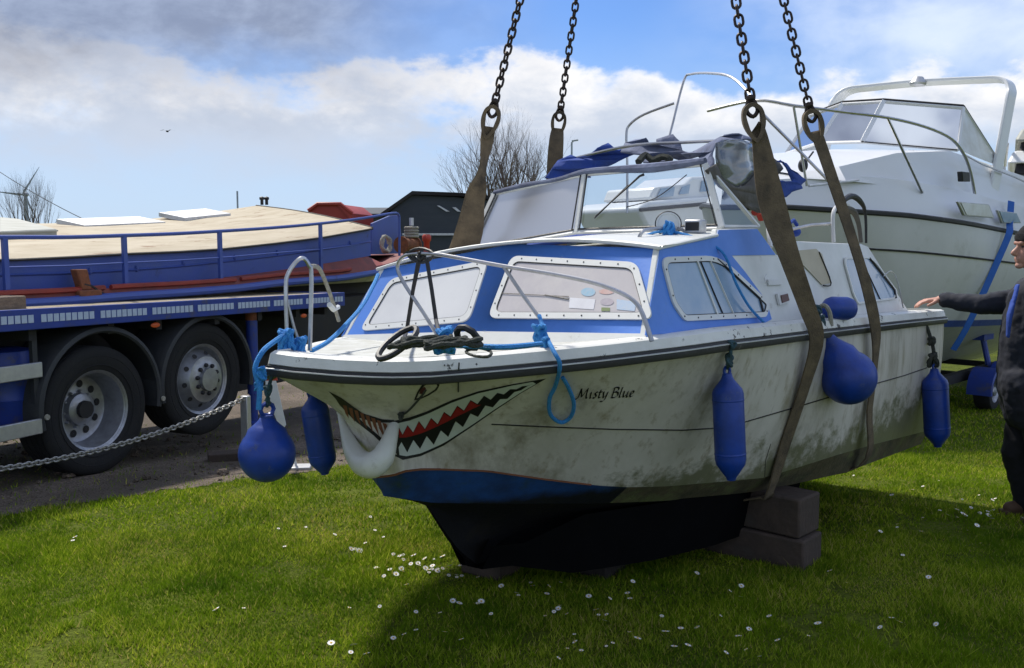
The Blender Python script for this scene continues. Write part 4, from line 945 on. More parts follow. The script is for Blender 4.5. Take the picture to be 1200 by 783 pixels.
blue([deckpt(455, 407, .07), deckpt(500, 404, .07), deckpt(540, 405, .09), deckpt(590, 407, .09), deckpt(634, 403, .08)], 'blue line lying along the foredeck between the rope pile and the pulpit knot', .008, [(deckpt(522, 399, .10), .04, .008, 4)], 12)
rt = lambda x, y, t=1.87: F.onW(x, y, (1, 0, 0), t)
blue([rt(566, 291, 1.9), rt(620, 284), rt(690, 280), rt(745, 278, 1.84), rq(770, 272, .62), rq(790, 272, .68), rq(815, 279, .80), sp(842, 297)+nSd*.02, sp(855, 335)+nSd*.035, sp(872, 362)+nSd*.03, sp(890, 381)+nSd*.03, at(902, 388, 4.15)], 'blue line wrapped on the roof handrail and led down across the side window', .0065, [(rq(784, 270, .66), .040, .008, 8)], 14)
rope([at(800, 402, 3.72), at(845, 393, 3.86), at(880, 392, 4.05), at(905, 388, 4.15), at(940, 381, 4.4)], .009, 'rope_dark', 'side_line', 'dark line lying along the side deck between the two near fenders', extra=lambda mb: knot(mb, at(898, 388, 4.15), .025, .008, 3, 4))
# rope heap with two black shackled strops
m = MB(); rr = random.Random(2)
for k in range(6):
    c = deckpt(482+k*9+rr.uniform(-4, 4), 401+rr.uniform(-3, 3), .08+.012*(k % 3)); coil(m, c, F.a, F.n, .06+rr.uniform(0, .04), .05, .007, 2, k, rise=F.u)
m.tube([deckpt(470, 403, .08), deckpt(490, 399, .10), deckpt(505, 403, .09), deckpt(530, 399, .09), deckpt(548, 403, .08)], .010, 6, smooth=5); tag(m.build('rope_pile', 'rope_dark', base=deckpt(505, 404, .05)), 'heap of dark wet rope on the foredeck behind the bow', 'rope')
m = MB(); c1 = vp(480, 300); 
m.tube([vp(484, 300), vp(490, 306), vp(498, 300)], .009, 6, smooth=3); m.tube([vp(491, 305), vp(484, 340), vp(477, 385), deckpt(473, 399, .08)], [.011, .009, .009, .009], 6); m.tube([vp(500, 303), vp(506, 340), vp(511, 375), deckpt(516, 400, .09)], .009, 6)
m.tube([vp(478, 297), vp(492, 291), vp(508, 297), vp(500, 307), vp(486, 306)], .0065, 6, closed=True, smooth=3); knot(m, vp(492, 300), .018, .008, 3, 5)
tag(m.build('black_strop', 'trim_black', base=deckpt(495, 402, .05)), 'black rubber strop looped over the pulpit rail and led down to the foredeck', 'strop')
m = MB(); c = deckpt(548, 396, .10)
m.tube([c+F.n*.042*math.cos(k*.628)+(F.u*.8-F.a*.5)*.042*math.sin(k*.628) for k in range(10)], .011, 7, closed=True)
tag(m.build('mooring_ring', 'trim_black', base=deckpt(548, 404, .05)), 'black ring standing upright at the right end of the foredeck rope heap', 'ring')
m = MB(); m.tube([deckpt(546, 412, .075), deckpt(560, 408, .085), deckpt(575, 412, .08), deckpt(572, 418, .075), deckpt(555, 417, .07)], .004, 6, closed=True, smooth=3)
tag(m.build('wire_loop', 'rope_dark', base=deckpt(560, 415, .05)), 'thin black wire loop lying on the white deck edge', 'wire')

# lifting chains and straps
APEX = at(767, -640, 5.05)
def link_mesh(mb, c, d, s, L, Wd, r):
    pts = []; hl = L/2-Wd/2
    for i in range(7): a = math.pi*i/6; pts.append(c+d*(hl+math.sin(a)*Wd/2)+s*math.cos(a)*Wd/2)
    for i in range(7): a = math.pi+math.pi*i/6; pts.append(c+d*(-hl+math.sin(a)*Wd/2)+s*math.cos(a)*Wd/2)
    mb.tube(pts, r, 6, closed=True)
def lift_chain(eye, label):
    t = thing('lifting_chain', label, 'chain', loc=eye, group='chains of the crane above the boat'); mb = MB(); d = (APEX-eye).normalized(); s0 = d.orthogonal().normalized(); s1 = d.cross(s0); s0, s1 = (s0+s1*.45).normalized(), (s1-s0*.45).normalized()
    L = (APEX-eye).length; st = .046; n = int((L-.05)/st)
    for i in range(n): link_mesh(mb, eye+d*(.062+i*st), d, s0 if i % 2 else s1, .061, .038, .0068)
    mb.build('links', 'chain_dark', t)
    m = MB(); s_ = (d.cross(ray(700, 100))).normalized()
    m.tube([eye+d*(.055), eye+d*.02+s_*.018, eye-d*.02+s_*.024, eye-d*.045, eye-d*.02-s_*.024, eye+d*.02-s_*.018], .010, 8, closed=True, smooth=3); m.lathe([(.001, -.02), (.016, -.018), (.016, .018), (.001, .02)], eye+d*.045, s_, 10); m.build('hook', 'chain_dark', t)
    return t
def strap(pts, dirs, w, label, eye, ed):
    t = thing('lifting_strap', label, 'strap', loc=pts[-1], group='webbing straps under the hull'); m = MB(); m.ribbon(pts, dirs, w, .004); m.build('webbing', 'strap', t)
    m = MB(); s_ = (ed.cross(ray(700, 100))).normalized(); e = Vector(eye); dn = -ed
    P = [e+ed*.045, e+ed*.02+s_*.035, e+dn*.03+s_*.042, e+dn*.085+s_*.030, e+dn*.125+s_*.006, e+dn*.125-s_*.006, e+dn*.085-s_*.030, e+dn*.03-s_*.042, e+ed*.02-s_*.035]
    v = [crom(P, 4, True)]; rows = []; vw = ray(700, 100).normalized(); nn = len(v[0])
    cc = e+dn*.04
    for q in v[0]:
        o = (q-cc).normalized(); rows.append([q-o*.011-vw*.024, q+o*.011-vw*.024, q+o*.011+vw*.024, q-o*.011+vw*.024])
    rows.append(rows[0]); m.grid(rows, closed=True); m.build('sewn_eye', 'strap', t)
    return t
vx = Vector((1, 0, 0))
def mk(eye_px, Ye, pts, dirs, w, lab_c, lab_s):
    e = at(*eye_px, Ye); d = (APEX-e).normalized(); lift_chain(e, lab_c); P = [e-d*.10]+pts; strap(P, dirs, w, lab_s, e-d*.03, d)
su = lambda t, p, z: W(t, p, z)
mk((578, 128), 5.25, [at(566, 195, 5.27), at(556, 235, 5.3), at(546, 285, 5.33), W(1.93, -1.13, -.02), W(1.90, -1.02, -.7), W(1.95, -.86, -.80)], [vx, Vector((.35, 1, 0)), vx, vx, F.a, F.a, F.a], [.075, .10, .12, .165, .15, .13, .13], 'leftmost crane chain, in front of the cloud beside the bare tree', 'leftmost brown lifting strap, twisting down behind the far side of the windscreen')
mk((656, 134), 6.35, [at(652, 165, 6.35), at(650, 200, 6.35), at(650, 250, 6.35), W(3.35, -1.13, 0), W(3.35, -1.03, -.75), W(3.35, -.9, -.88)], [vx, vx, vx, vx, F.a, F.a, F.a], [.08, .10, .11, .11, .12, .12, .12], 'second crane chain from the left, rising above the windscreen', 'short-looking far strap that disappears behind the torn blue canvas')
G3 = F.curve(959, 403, lambda t: pg(t)+.035)
mk((881, 126), 4.35, [at(890, 160, 4.33), at(904, 235, 4.31), at(926, 303, 4.30), at(946, 360, 4.33), at(957, 398, 4.36), at(944, 450, 4.42), at(922, 515, 4.50), at(903, 575, 4.58), W(2.42, .78, -.865), W(2.5, .42, -.955)],
   [vx, vx, vx, vx, vx, (vx+F.a*.6), (vx*.5+F.a), (vx*.5+F.a), F.a, F.a, F.a], [.065, .075, .125, .095, .080, .078, .078, .080, .080, .10, .12], 'crane chain third from the left, over the torn hood window', 'wide brown strap crossing the cabin side and the hull forward of the big round fender')
mk((950, 133), 4.95, [at(960, 165, 4.93), at(984, 235, 4.90), at(1005, 300, 4.88), at(1018, 345, 4.90), at(1026, 385, 4.96), at(1026, 420, 5.0), at(1019, 480, 5.06), at(1010, 545, 5.14), W(3.3, .5, -.95), W(3.2, 0, -1.03)],
   [vx, vx, vx+F.a*.5, vx+F.a, F.a+vx, F.a+vx*.6, F.a, F.a, F.a, F.a, F.a], [.058, .062, .066, .066, .070, .075, .08, .08, .08, .11, .12], 'rightmost crane chain, in front of the grey arch of the white cruiser', 'narrow aft strap running down past the rear window behind the big round fender')

# timber baulks under the hull, then two added blocks imitating its dark shade
F_TH = .7141
def baulk(c0, L, w, h, label, a=None, yaw=0, name='timber_baulk', mt='sleeper'):
    fr = Frame(c0, F_TH+yaw); m = MB(); m.box(fr, -w/2, w/2, -L, 0, 0, h); o = m.build(name, mt, base=c0, bevel=.012); return tag(o, label, 'timber', 'wooden baulks the boat was blocked on')

pA = ground_at(952, 664); baulk(pA+Vector((0, 0, -.01)), 1.05, .24, .17, 'lower dark timber baulk on the grass beneath the middle of the hull')
baulk(pA+Vector((-.015, .02, .165)), 1.0, .235, .205, 'upper squared timber baulk of the stack beneath the middle of the hull', yaw=.05)
pB = ground_at(598, 676); baulk(pB, .24, .20, .12, 'pale-ended timber baulk on the grass under the front foot of the keel', yaw=-.1)
pC = F.W(1.75, -.05, 0); pC.z = gz(pC.x, pC.y); fr = Frame(pC, F_TH-.08); m = MB(); m.box(fr, -.13, .13, -.2, .42, 0, .16); tag(m.build('timber_baulk', 'shade_black', base=pC, bevel=.012), 'added black block standing in for the deep shade under the middle of the keel', 'timber', 'wooden baulks the boat was blocked on')  # added block, its black colour stands in for shade below the keel
pC = F.W(2.9, -.0, 0); pC.z = gz(pC.x, pC.y); fr = Frame(pC, F_TH); m = MB(); m.box(fr, -.3, .3, -.5, .35, 0, .2); tag(m.build('timber_baulk', 'shade_black', base=pC, bevel=.012), 'broad added black block standing in for the shade behind the stacked baulks', 'timber', 'wooden baulks the boat was blocked on')  # second added block, coloured black to fill in shade behind the stack
# ------------------------------------------------------------------ lorry with a barge on its bed
TZ = gz(-3.2, 6.93)
T = Frame((-3.22, 6.93, TZ), .3996)
lorry = thing('flatbed_lorry', 'blue edged flatbed lorry with two big wheels showing, carrying a barge', 'lorry', matrix=T.mat((0, 0, 0)))
def tpx(x, y, p=0.): return T.onW(x, y, (0, 1, 0), p)
# bed: edge line measured from the photograph
e0, e1 = T.on(0, 366, (0, 1, 0), .12), T.on(402, 344, (0, 1, 0), .12)
ZB = e0.z; slope = (e1.z-e0.z)/(e1.x-e0.x); zb = lambda t: ZB+slope*(t-e0.x); TE = e1.x
m = MB(); t0 = -4.0
m.hexa([T.W(t0, -2.4, zb(t0)-.10), T.W(TE, -2.4, zb(TE)-.10), T.W(TE, .10, zb(TE)-.10), T.W(t0, .10, zb(t0)-.10), T.W(t0, -2.4, zb(t0)), T.W(TE, -2.4, zb(TE)), T.W(TE, .10, zb(TE)), T.W(t0, .10, zb(t0))])
m.build('bed', 'wood_deck', lorry)
m = MB(); h = .135
m.hexa([T.W(t0, .10, zb(t0)-h), T.W(TE+.02, .10, zb(TE)-h), T.W(TE+.02, .13, zb(TE)-h), T.W(t0, .13, zb(t0)-h), T.W(t0, .10, zb(t0)+.012), T.W(TE+.02, .10, zb(TE)+.012), T.W(TE+.02, .13, zb(TE)+.012), T.W(t0, .13, zb(t0)+.012)])
m.hexa([T.W(TE+.003, -2.4, zb(TE)-h), T.W(TE+.03, -2.4, zb(TE)-h), T.W(TE+.03, .098, zb(TE)-h), T.W(TE+.003, .098, zb(TE)-h), T.W(TE+.003, -2.4, zb(TE)+.01), T.W(TE+.03, -2.4, zb(TE)+.01), T.W(TE+.03, .098, zb(TE)+.01), T.W(TE+.003, .098, zb(TE)+.01)])
sr = m.build('side_rail', 'lorry_blue', lorry, bevel=.006)
m = MB(); t = -1.6; k = 0
def tape_end(m):
    if m.v: m.build('marker_tape', 'tape', sr)
    return MB()
while t < TE-.06:
    wd = .042
    if k % 10 != 9: m.hexa([T.W(t, .131, zb(t)-.085), T.W(t+wd, .131, zb(t)-.085), T.W(t+wd, .134, zb(t)-.085), T.W(t, .134, zb(t)-.085), T.W(t, .131, zb(t)-.030), T.W(t+wd, .131, zb(t)-.030), T.W(t+wd, .134, zb(t)-.030), T.W(t, .134, zb(t)-.030)])
    else: m = tape_end(m)
    t += .052; k += 1
m = tape_end(m)
m = MB()
for p0, p1 in ((-.55, -.45), (-1.85, -1.75)): m.box(T, t0, TE-.1, p0, p1, .62, zb(0)-.10)
for tt in [-3.2, -2.2, -1.2, -.6, .1, .6, 1.3, 1.9, 2.5, 3.0]: m.box(T, tt, tt+.06, -2.35, .05, zb(tt)-.22, zb(tt)-.105)
m.box(T, -3.9, -.75, -1.6, -.5, .25, .9); m.box(T, 1.9, 2.9, -1.9, -.9, .35, .85); m.box(T, -.3, 1.6, -1.75, -.6, .38, .7)
m.box(T, -4, 2.9, -2.35, -2.25, .22, zb(0)-.12); m.box(T, TE-1.7, TE+1.9, -2.1, -.45, .30, zb(TE)-.10); m.box(T, TE-.2, TE+2.4, -2.2, -.9, zb(TE)-.10, zb(TE)+.05)
m.build('chassis', 'chassis', lorry)
m = MB()
for tc_, zc in ((0, .50), (1.18, .60)): m.tube([T.W(tc_, -.1, zc), T.W(tc_, -2.3, zc)], .07, 10)
m.build('axle', 'chassis', lorry)
RT = .50
def wheel(tc_, zc, kind, p=.0, sgn=1):
    c = T.W(tc_, p, zc); ax = T.n*sgn; rw = MB()
    if kind == 'dish': prof = [(.300, -.01), (.315, .0), (.312, -.006), (.290, -.02), (.282, -.05), (.268, -.10), (.262, -.20), (.240, -.215), (.150, -.210), (.125, -.205), (.122, -.15), (.095, -.135), (.001, -.130)]
    else: prof = [(.300, -.01), (.315, .0), (.312, -.006), (.290, -.02), (.282, -.055), (.268, -.085), (.255, -.07), (.235, -.02), (.205, .035), (.150, .042), (.145, .045), (.105, .05), (.100, .085), (.001, .09)]
    rw.lathe(prof, c, ax, 48); w = rw.build('wheel', 'rim', lorry)
    ty = MB(); pf = [(.300, -.30), (.40, -.305), (.46, -.29), (.490, -.27), (.500, -.24)]
    for i in range(4): a = -.235+i*.055; pf += [(.500, a), (.500, a+.040), (.488, a+.043), (.488, a+.051)]
    pf += [(.500, -.012), (.497, .0), (.475, .018), (.44, .026), (.40, .024), (.37, .018), (.335, .008), (.312, -.004), (.300, -.012)]
    ty.lathe(pf, c, ax, 64); 
    if sgn > 0:
        for rr_ in (.355, .425): ty.lathe([(rr_-.004, .0175+(rr_ > .4)*.007), (rr_, .021+(rr_ > .4)*.007), (rr_+.004, .0175+(rr_ > .4)*.007)], c, ax, 64)
    ty.build('tyre', 'tyre', w)
    u = ax.orthogonal().normalized(); v_ = ax.cross(u)
    for k in range(10 if sgn > 0 else 0):
        hl = MB(); nt_ = MB()
        a = k*math.pi/5; d = u*math.cos(a)+v_*math.sin(a)
        if kind == 'dish':
            hl.lathe([(.001, -.208), (.030, -.208)], c+d*.196, ax, 14)
            nt_.lathe([(.014, -.21), (.014, -.185), (.008, -.178), (.001, -.178)], c+d*.138, ax, 6)
        else:
            hl.lathe([(.001, .004), (.022, .004)], c+d*.231+ax*.0, (ax*.62+d*.5).normalized(), 14); d2 = u*math.cos(a+.3)+v_*math.sin(a+.3)
            nt_.lathe([(.019, .04), (.019, .062), (.012, .070), (.001, .070)], c+d2*.128, ax, 10); pass
        hl.build('hand_hole', 'chassis', w); nt_.build('wheel_nut', 'dark_metal' if kind != 'dish' else 'rim', w)
    return w
zc2 = T.on(233, 445, (0, 1, 0), 0).z
wheel(0, .50, 'dish'); wheel(1.18, zc2, 'front')
for tc_, zc in ((0, .5), (1.18, zc2)): wheel(tc_, zc, 'front', -2.3, -1)
for tc_, zc in ((0.03, .56), (1.20, zc2-.01)):
    m = MB(); rows = []; Rm = .590
    for k in range(29):
        a = R(-12)+R(204)*k/28; d = T.a*math.cos(a)+T.u*math.sin(a); c = T.W(tc_, 0, zc)
        rows.append([c+d*(Rm-.03)+T.n*.075, c+d*Rm+T.n*.065, c+d*(Rm+.012)+T.n*.03, c+d*(Rm+.012)-T.n*.34, c+d*(Rm)-T.n*.34, c+d*(Rm-.01)+T.n*.03, c+d*(Rm-.045)+T.n*.06])
    m.grid(rows, closed=True); m.build('mudguard', 'mudguard', lorry)
m = MB()
for px in ((0, -50),): pass
a0 = T.on(49, 432, (0, 1, 0), .06)
for y in (433, 499):
    m = MB(); q = T.on(49, y, (0, 1, 0), .06); hh = .055; m.box(T, -4, q.x, .04, .07, q.z-hh, q.z+hh); gr = m.build('side_guard', 'alu', lorry, bevel=.006)
m = MB(); q = T.on(41, 450, (0, 1, 0), .02); m.box(T, q.x-.02, q.x+.02, .0, .035, .42, zb(0)-.12); m.build('guard_bracket', 'mudguard', gr)
q = T.on(6, 455, (0, 1, 0), -.30); m = MB(); m.lathe([(.001, -.01), (.20, 0), (.215, .03), (.215, .18), (.222, .19), (.215, .20), (.215, .36), (.222, .37), (.215, .38), (.215, .50), (.20, .54), (.10, .56), (.001, .56)], T.W(q.x, -.30, q.z-.26), T.u, 28); m.build('drum', 'lorry_blue', lorry)
for (x, y) in ((181, 381), (355, 370)):
    q = T.on(x, y, (0, 1, 0), .06); m = MB(); m.ball(T.W(q.x, .07, q.z), .05, .012, .022, rot=Matrix((T.a, T.n, T.u)).transposed()); m.build('marker_light', 'orange_lens', lorry)
for (x, y) in ((55, 489), (191, 467)):
    q = T.on(x, y, (0, 1, 0), .08); m = MB(); m.lathe([(.001, .01), (.02, .01), (.022, 0)], T.W(q.x, .08, q.z), T.n, 12); m.build('mudguard_bolt', 'rope_pale', lorry)
# stabiliser leg at the end of the bed
q = T.on(295, 390, (0, 1, 0), -.02); m = MB(); m.lathe([(.055, .35-.0), (.055, zb(2)-.20-.0)], T.W(q.x, -.02, 0), T.u, 18); m.lathe([(.09, .02), (.09, .06), (.04, .07), (.04, .36)], T.W(q.x, -.02, .02), T.u, 18); lg = m.build('stabiliser_leg', 'lorry_blue', lorry)
m = MB(); m.lathe([(.057, zb(2)-.215), (.057, zb(2)-.13), (.001, zb(2)-.13)], T.W(q.x, -.02, 0), T.u, 18); m.build('cap', 'rust', lg)
q = T.on(10, 349, (0, 1, 0), -.12); fr = Frame(T.W(-1.3, -.12, zb(0)), .3996); m = MB(); x1 = q.x
m.box(T, -1.7, q.x+.16, -.30, -.14, zb(0)+.002, zb(0)+.10); tag(m.build('timber_block', 'timber', base=T.W(q.x, -.2, zb(0)), bevel=.01), 'grey squared timber lying on the lorry bed at the left edge', 'timber')

# barge: long blue sided cabin, cream roof, maroon deck edge
Bg = Frame(T.W(0, -.42, zb(0)+.03), .3996)
barge = thing('barge', 'long barge with blue cabin sides, cream roof and maroon deck edge, loaded on the lorry', 'barge', matrix=Bg.mat((1.5, -1.2, 0)))
def bg(x, y, p=0.): return Bg.on(x, y, (0, 1, 0), p)
PW = -.18   # cabin wall set in from the deck edge
roof = [bg(x, y, PW) for x, y in [(10, 302), (80, 299), (150, 295), (205, 293), (257, 290), (315, 284), (373, 277), (434, 266.5)]]
wall = [bg(x, y, PW) for x, y in [(10, 341), (80, 340), (147, 337), (205, 331), (260, 323), (325, 315), (393, 305), (434, 298)]]
gunl = [bg(x, y, 0) for x, y in [(10, 357), (80, 353), (150, 347), (215, 343), (277, 338), (333, 331), (400, 326), (462, 316), (520, 303), (570, 292)]]
def tabz(P): return sorted([(q.x, q.z) for q in P])
TR, TW, TGn = tabz(roof), tabz(wall), tabz(gunl)
tend = roof[-1].x; t0 = -1.9; tbow = tend+1.7
st = [t0+(tend-t0)*i/24 for i in range(25)]
m = MB(); m.grid([[Bg.W(t, PW, interp(TW, t)-.02), Bg.W(t, PW, interp(TR, t))] for t in st])
m.grid([[Bg.W(t, -2.35, interp(TW, t)-.02), Bg.W(t, -2.35, interp(TR, t)+.2)] for t in st])
m.add([Bg.W(tend, PW, interp(TW, tend)-.02), Bg.W(tend, PW, interp(TR, tend)), Bg.W(tend+.0, -2.35, interp(TR, tend)+.2), Bg.W(tend, -2.35, interp(TW, tend))], [(0, 1, 2, 3)])
m.build('cabin_wall', 'barge_blue', barge)
m = MB(); m.tube([Bg.W(t, PW+.003, interp(TW, t)*.52+interp(TR, t)*.48) for t in st], .012, 4)
for (x, y) in [(105, 318), (160, 315), (215, 308), (275, 302), (325, 296), (410, 285)]: q = bg(x, y, PW+.008); m.ball(Bg.W(*q), .02, .01, .03)
m.build('wall_rib', 'barge_blue', barge)
# roof with heel towards the camera: far edge from the silhouette
fx = [(0, 262), (60, 261), (163, 256), (187, 251), (242, 246), (300, 237)]
FAR = [Bg.on(x, y, (0, 1, 0), -2.25) for x, y in fx]; TF = tabz(FAR); 
tcorn = FAR[-1].x
m = MB(); rows = []
for t in st:
    zn = interp(TR, t)+.004; zf = interp(TF, min(t, tcorn)); tt = t; rows.append([Bg.W(tt, PW+.035, zn-.012)]+[Bg.W(tt+(tcorn-tend)*((t-t0)/(tend-t0))*k/8, PW-(2.25+PW)*k/8, zn+(zf-zn)*(k/8)+.035*math.sin(math.pi*k/8)) for k in range(9)])
m.grid(rows); m.build('roof', 'barge_roof', barge)
m = MB(); m.tube([r[0]-Bg.u*.012 for r in rows], .012, 5); m.tube(rows[-1], .012, 5); m.build('roof_trim', 'chassis', barge)
def roofpt(x, y):
    v = ray(x, y); best = None
    for i in range(len(rows)-1):
        for k in range(1, 9):
            pass
    bvh = RBV; loc, n_, i_, d_ = bvh.ray_cast(CAM, v.normalized()); return loc, n_
mm = MB(); mm.grid(rows); RBV = BVHTree.FromPolygons([tuple(v) for v in mm.v], mm.f)
rn = Vector((0, 0, 1))
for nm, corners in (('hatch', [(92, 263), (161, 256.5), (213, 270), (144, 273)]), ('hatch', [(229, 249), (288, 243.5), (338, 256), (288, 265)]), ('hatch', [(0, 262), (22, 264), (67, 277), (0, 280)])):
    P = [roofpt(*c)[0] for c in corners]; P = [p for p in P if p is not None]
    if len(P) < 4: print('hatch missed', corners); continue
    n_ = (P[1]-P[0]).cross(P[3]-P[0]).normalized(); n_ = n_ if n_.z > 0 else -n_
    m = MB(); m.plate([p-n_*.02 for p in P], n_*.085); hh = m.build('hatch', 'hatch_cream', barge, bevel=.008)
    c = sum(P, Vector())/4; m = MB(); m.plate([c+(p-c)*1.03+n_*.045 for p in P], n_*.014); m.build('hatch_rim', 'hatch_cream', hh); m = MB(); m.plate([c+(p-c)*1.012-n_*.012 for p in P], n_*.016); m.build('hatch_seal', 'trim_black', hh)
for x0, x1, y0, y1 in ((66, 163, 259, 255.5), (186, 241, 251, 246)):
    a, b = Bg.on(x0, y0, (0, 1, 0), -2.15), Bg.on(x1, y1, (0, 1, 0), -2.15); m = MB(); m.hexa([Bg.W(a.x, -2.15, a.z-.03), Bg.W(b.x, -2.15, b.z-.03), Bg.W(b.x, -1.75, b.z-.10), Bg.W(a.x, -1.75, a.z-.10), Bg.W(a.x, -2.15, a.z+.02), Bg.W(b.x, -2.15, b.z+.02), Bg.W(b.x, -1.75, b.z-.05), Bg.W(a.x, -1.75, a.z-.05)]); m.build('hatch', 'alu', barge)
# deck edge: maroon, red toe rail, blue rubbing strake, pale hull
sg = [t0+(tbow-t0)*i/34 for i in range(35)]
def bowp(t): return 0 if t < tend-.2 else -.62*((t-tend+.2)/(tbow-tend+.2))**1.8
def bz(t): return interp(TGn, t)
def dz(t): return interp(TW, min(t, tend))-.02 if t < tend else bz(t)+.03+(interp(TW, tend)-.02-bz(tend)-.03)*max(0, 1-(t-tend)*2)
m = MB(); m.grid([[Bg.W(t, PW+bowp(t)-(.0 if t < tend else 1.0), dz(t)), Bg.W(t, -.05+bowp(t), bz(t)+.075), Bg.W(t, -.03+bowp(t), bz(t)+.03)] for t in sg]); m.build('side_deck', 'barge_maroon', barge)
for a, b in ((-.9, .55), (.62, 2.2), (2.28, 4.3)):
    m = MB(); m.tube([Bg.W(a+(b-a)*k/10, -.035+bowp(a+(b-a)*k/10), bz(a+(b-a)*k/10)+.085) for k in range(11)], .022, 6); m.build('toe_rail', 'barge_red', barge)
m = MB(); m.tube([Bg.W(t, .0+bowp(t), bz(t)) for t in sg], .038, 8); m.build('rubbing_strake', 'barge_blue', barge)
m = MB(); m.grid([[Bg.W(t, -.02+bowp(t), bz(t)-.03), Bg.W(t, -.10+bowp(t)*1.15, bz(t)-.03-(bz(t)-.12)*.55), Bg.W(t, -.22+bowp(t)*1.1, -.02)] for t in sg]); m.build('hull', 'barge_hull', barge)
m = MB(); m.plate([Bg.W(tend, PW, dz(tend)), Bg.W(tbow-.1, -.75, bz(tbow)+.05), Bg.W(tbow-.1, -1.6, bz(tbow)+.05), Bg.W(tend, -2.3, dz(tend))], Bg.u*.01); m.build('foredeck', 'barge_maroon', barge)
m = MB(); m.grid([[Bg.W(t, -2.35-bowp(t), bz(t)+.1), Bg.W(t, -2.2-bowp(t), -.02)] for t in sg]); m.build('hull_far_side', 'barge_hull', barge)
# raised blue coaming behind the cabin end
def bgs(pts, p): return [Bg.W(*Bg.on(x, y, (0, 1, 0), p)) for x, y in pts]
m = MB(); m.plate(bgs([(434, 262), (455, 253), (466, 252), (471, 300), (434, 300)], -1.3), Bg.n*.03); m.build('bow_bulwark', 'barge_blue', barge)
# railing
tr = [(6, 278), (80, 278), (146, 276), (204, 274), (258, 271), (320, 267), (376, 262), (425, 256), (460, 250), (467, 252), (468, 262), (468, 300)]
rl = [Bg.W(*Bg.on(x, y, (0, 1, 0), -.06)) for x, y in tr]; v0 = rl[0]+(rl[0]-rl[1])*2.4
m = MB(); m.tube([v0]+rl, .017, 8, smooth=3); railb = m.build('handrail', 'barge_blue', barge)
m = MB(); m.tube([rl[i]*.5+Bg.W(Bg.L(rl[i]).x, -.06, bz(Bg.L(rl[i]).x)+.05)*.5 for i in range(8)], .007, 6); m.build('middle_rail', 'barge_blue', railb)
for x in (6, 146, 258, 376):
    q = Bg.on(x, 300, (0, 1, 0), -.06); top = interp(tabz([Bg.L(p) for p in rl[:9]]), q.x); m = MB(); m.box(Bg, q.x-.02, q.x+.02, -.075, -.045, bz(q.x)+.03, top); m.build('rail_post', 'barge_blue', railb)
# mooring bits on the side deck, coiled rope and winch at the bow
q = Bg.on(100, 347, (0, 1, 0), -.04); m = MB(); m.box(Bg, q.x-.10, q.x+.12, -.12, .02, q.z-.03, q.z+.05); m.hexa([Bg.W(q.x-.05, -.09, q.z+.05), Bg.W(q.x+.05, -.09, q.z+.05), Bg.W(q.x+.05, -.01, q.z+.05), Bg.W(q.x-.05, -.01, q.z+.05), Bg.W(q.x-.10, -.09, q.z+.22), Bg.W(q.x+.01, -.09, q.z+.22), Bg.W(q.x+.01, -.01, q.z+.22), Bg.W(q.x-.10, -.01, q.z+.22)])
bt_ = m.build('mooring_post', 'rust', barge, bevel=.01)
m = MB(); m.tube([bg_ for bg_ in bgs([(98, 333), (108, 336), (118, 343), (130, 348)], -.02)], .012, 6, smooth=4); m.build('lashing', 'chassis', bt_)
cw = Bg.on(452, 291, (0, 1, 0), -.75); cc = Bg.W(*cw); m = MB(); coil(m, cc+Bg.u*.06, Bg.a, Bg.u, .11, .11, .022, 3, 4, rise=Bg.n); tag(m.build('rope_coil', 'rope_pale', base=cc-Bg.u*.05), 'pale coil of thick rope on the barge foredeck', 'rope')
cc = Bg.W(*Bg.on(478, 287, (0, 1, 0), -.9)); wn = thing('winch', 'rusty brown winch drum wound with cable on the barge bow', 'winch', loc=cc-Bg.u*.12); m = MB(); m.lathe([(.001, -.22), (.13, -.22), (.13, -.19), (.10, -.18), (.10, .18), (.13, .19), (.13, .22), (.001, .22)], cc, Bg.a, 20); m.build('drum', 'rust', wn)
m = MB(); 
for k in range(4): m.tube([cc+Bg.a*(.12+.0)+Bg.u*(.13+.045*k)+(Bg.a*math.cos(a)+Bg.n*math.sin(a))*.10 for a in [i*math.pi/5 for i in range(10)]], .020, 6, closed=True)
m.build('cable_rings', 'rope_pale', wn)
m = MB(); m.tube([cc+Bg.a*.12+Bg.u*.30, cc+Bg.a*.12+Bg.u*.42], .035, 8); m.build('shaft', 'alu', wn)
cc = Bg.W(*Bg.on(500, 284, (0, 1, 0), -1.0)); m = MB(); m.lathe([(.001, -.18), (.05, -.17), (.05, .0), (.075, .03), (.075, .10), (.05, .13), (.001, .13)], cc, Bg.u, 14); tag(m.build('red_bollard', 'red_paint', base=cc-Bg.u*.18), 'small red bollard standing beside the winch on the barge bow', 'bollard')

# chain fence, marker, stone block by the lorry
pp = at(289, 520, 7.35); pp.z = gz(pp.x, pp.y); post = thing('barrier_post', 'short pale steel post at the end of the low chain, by the ball fender', 'post', loc=pp)
m = MB(); fr = Frame(pp, .4); m.box(fr, -.025, .025, -.035, .035, -.02, at(288, 464, 7.35).z-pp.z); m.build('post', 'alu', post, bevel=.004)
cs, ce = at(-55, 556, 5.55), at(288, 466, pp.y); m = MB(); N_ = 74; d0 = ce-cs
prev = None
for i in range(N_):
    u = (i+.5)/N_; c = cs.lerp(ce, u)-Vector((0, 0, .10*4*u*(1-u))); du = 1e-3; c2 = cs.lerp(ce, u+du)-Vector((0, 0, .10*4*(u+du)*(1-u-du))); d = (c2-c).normalized(); s = d.cross(Vector((0, 0, 1))).normalized(); q = d.cross(s)
    s1, s2 = (s+q).normalized(), (s-q).normalized(); link_mesh(m, c, d, s1 if i % 2 else s2, d0.length/N_*1.42, .034, .0065)
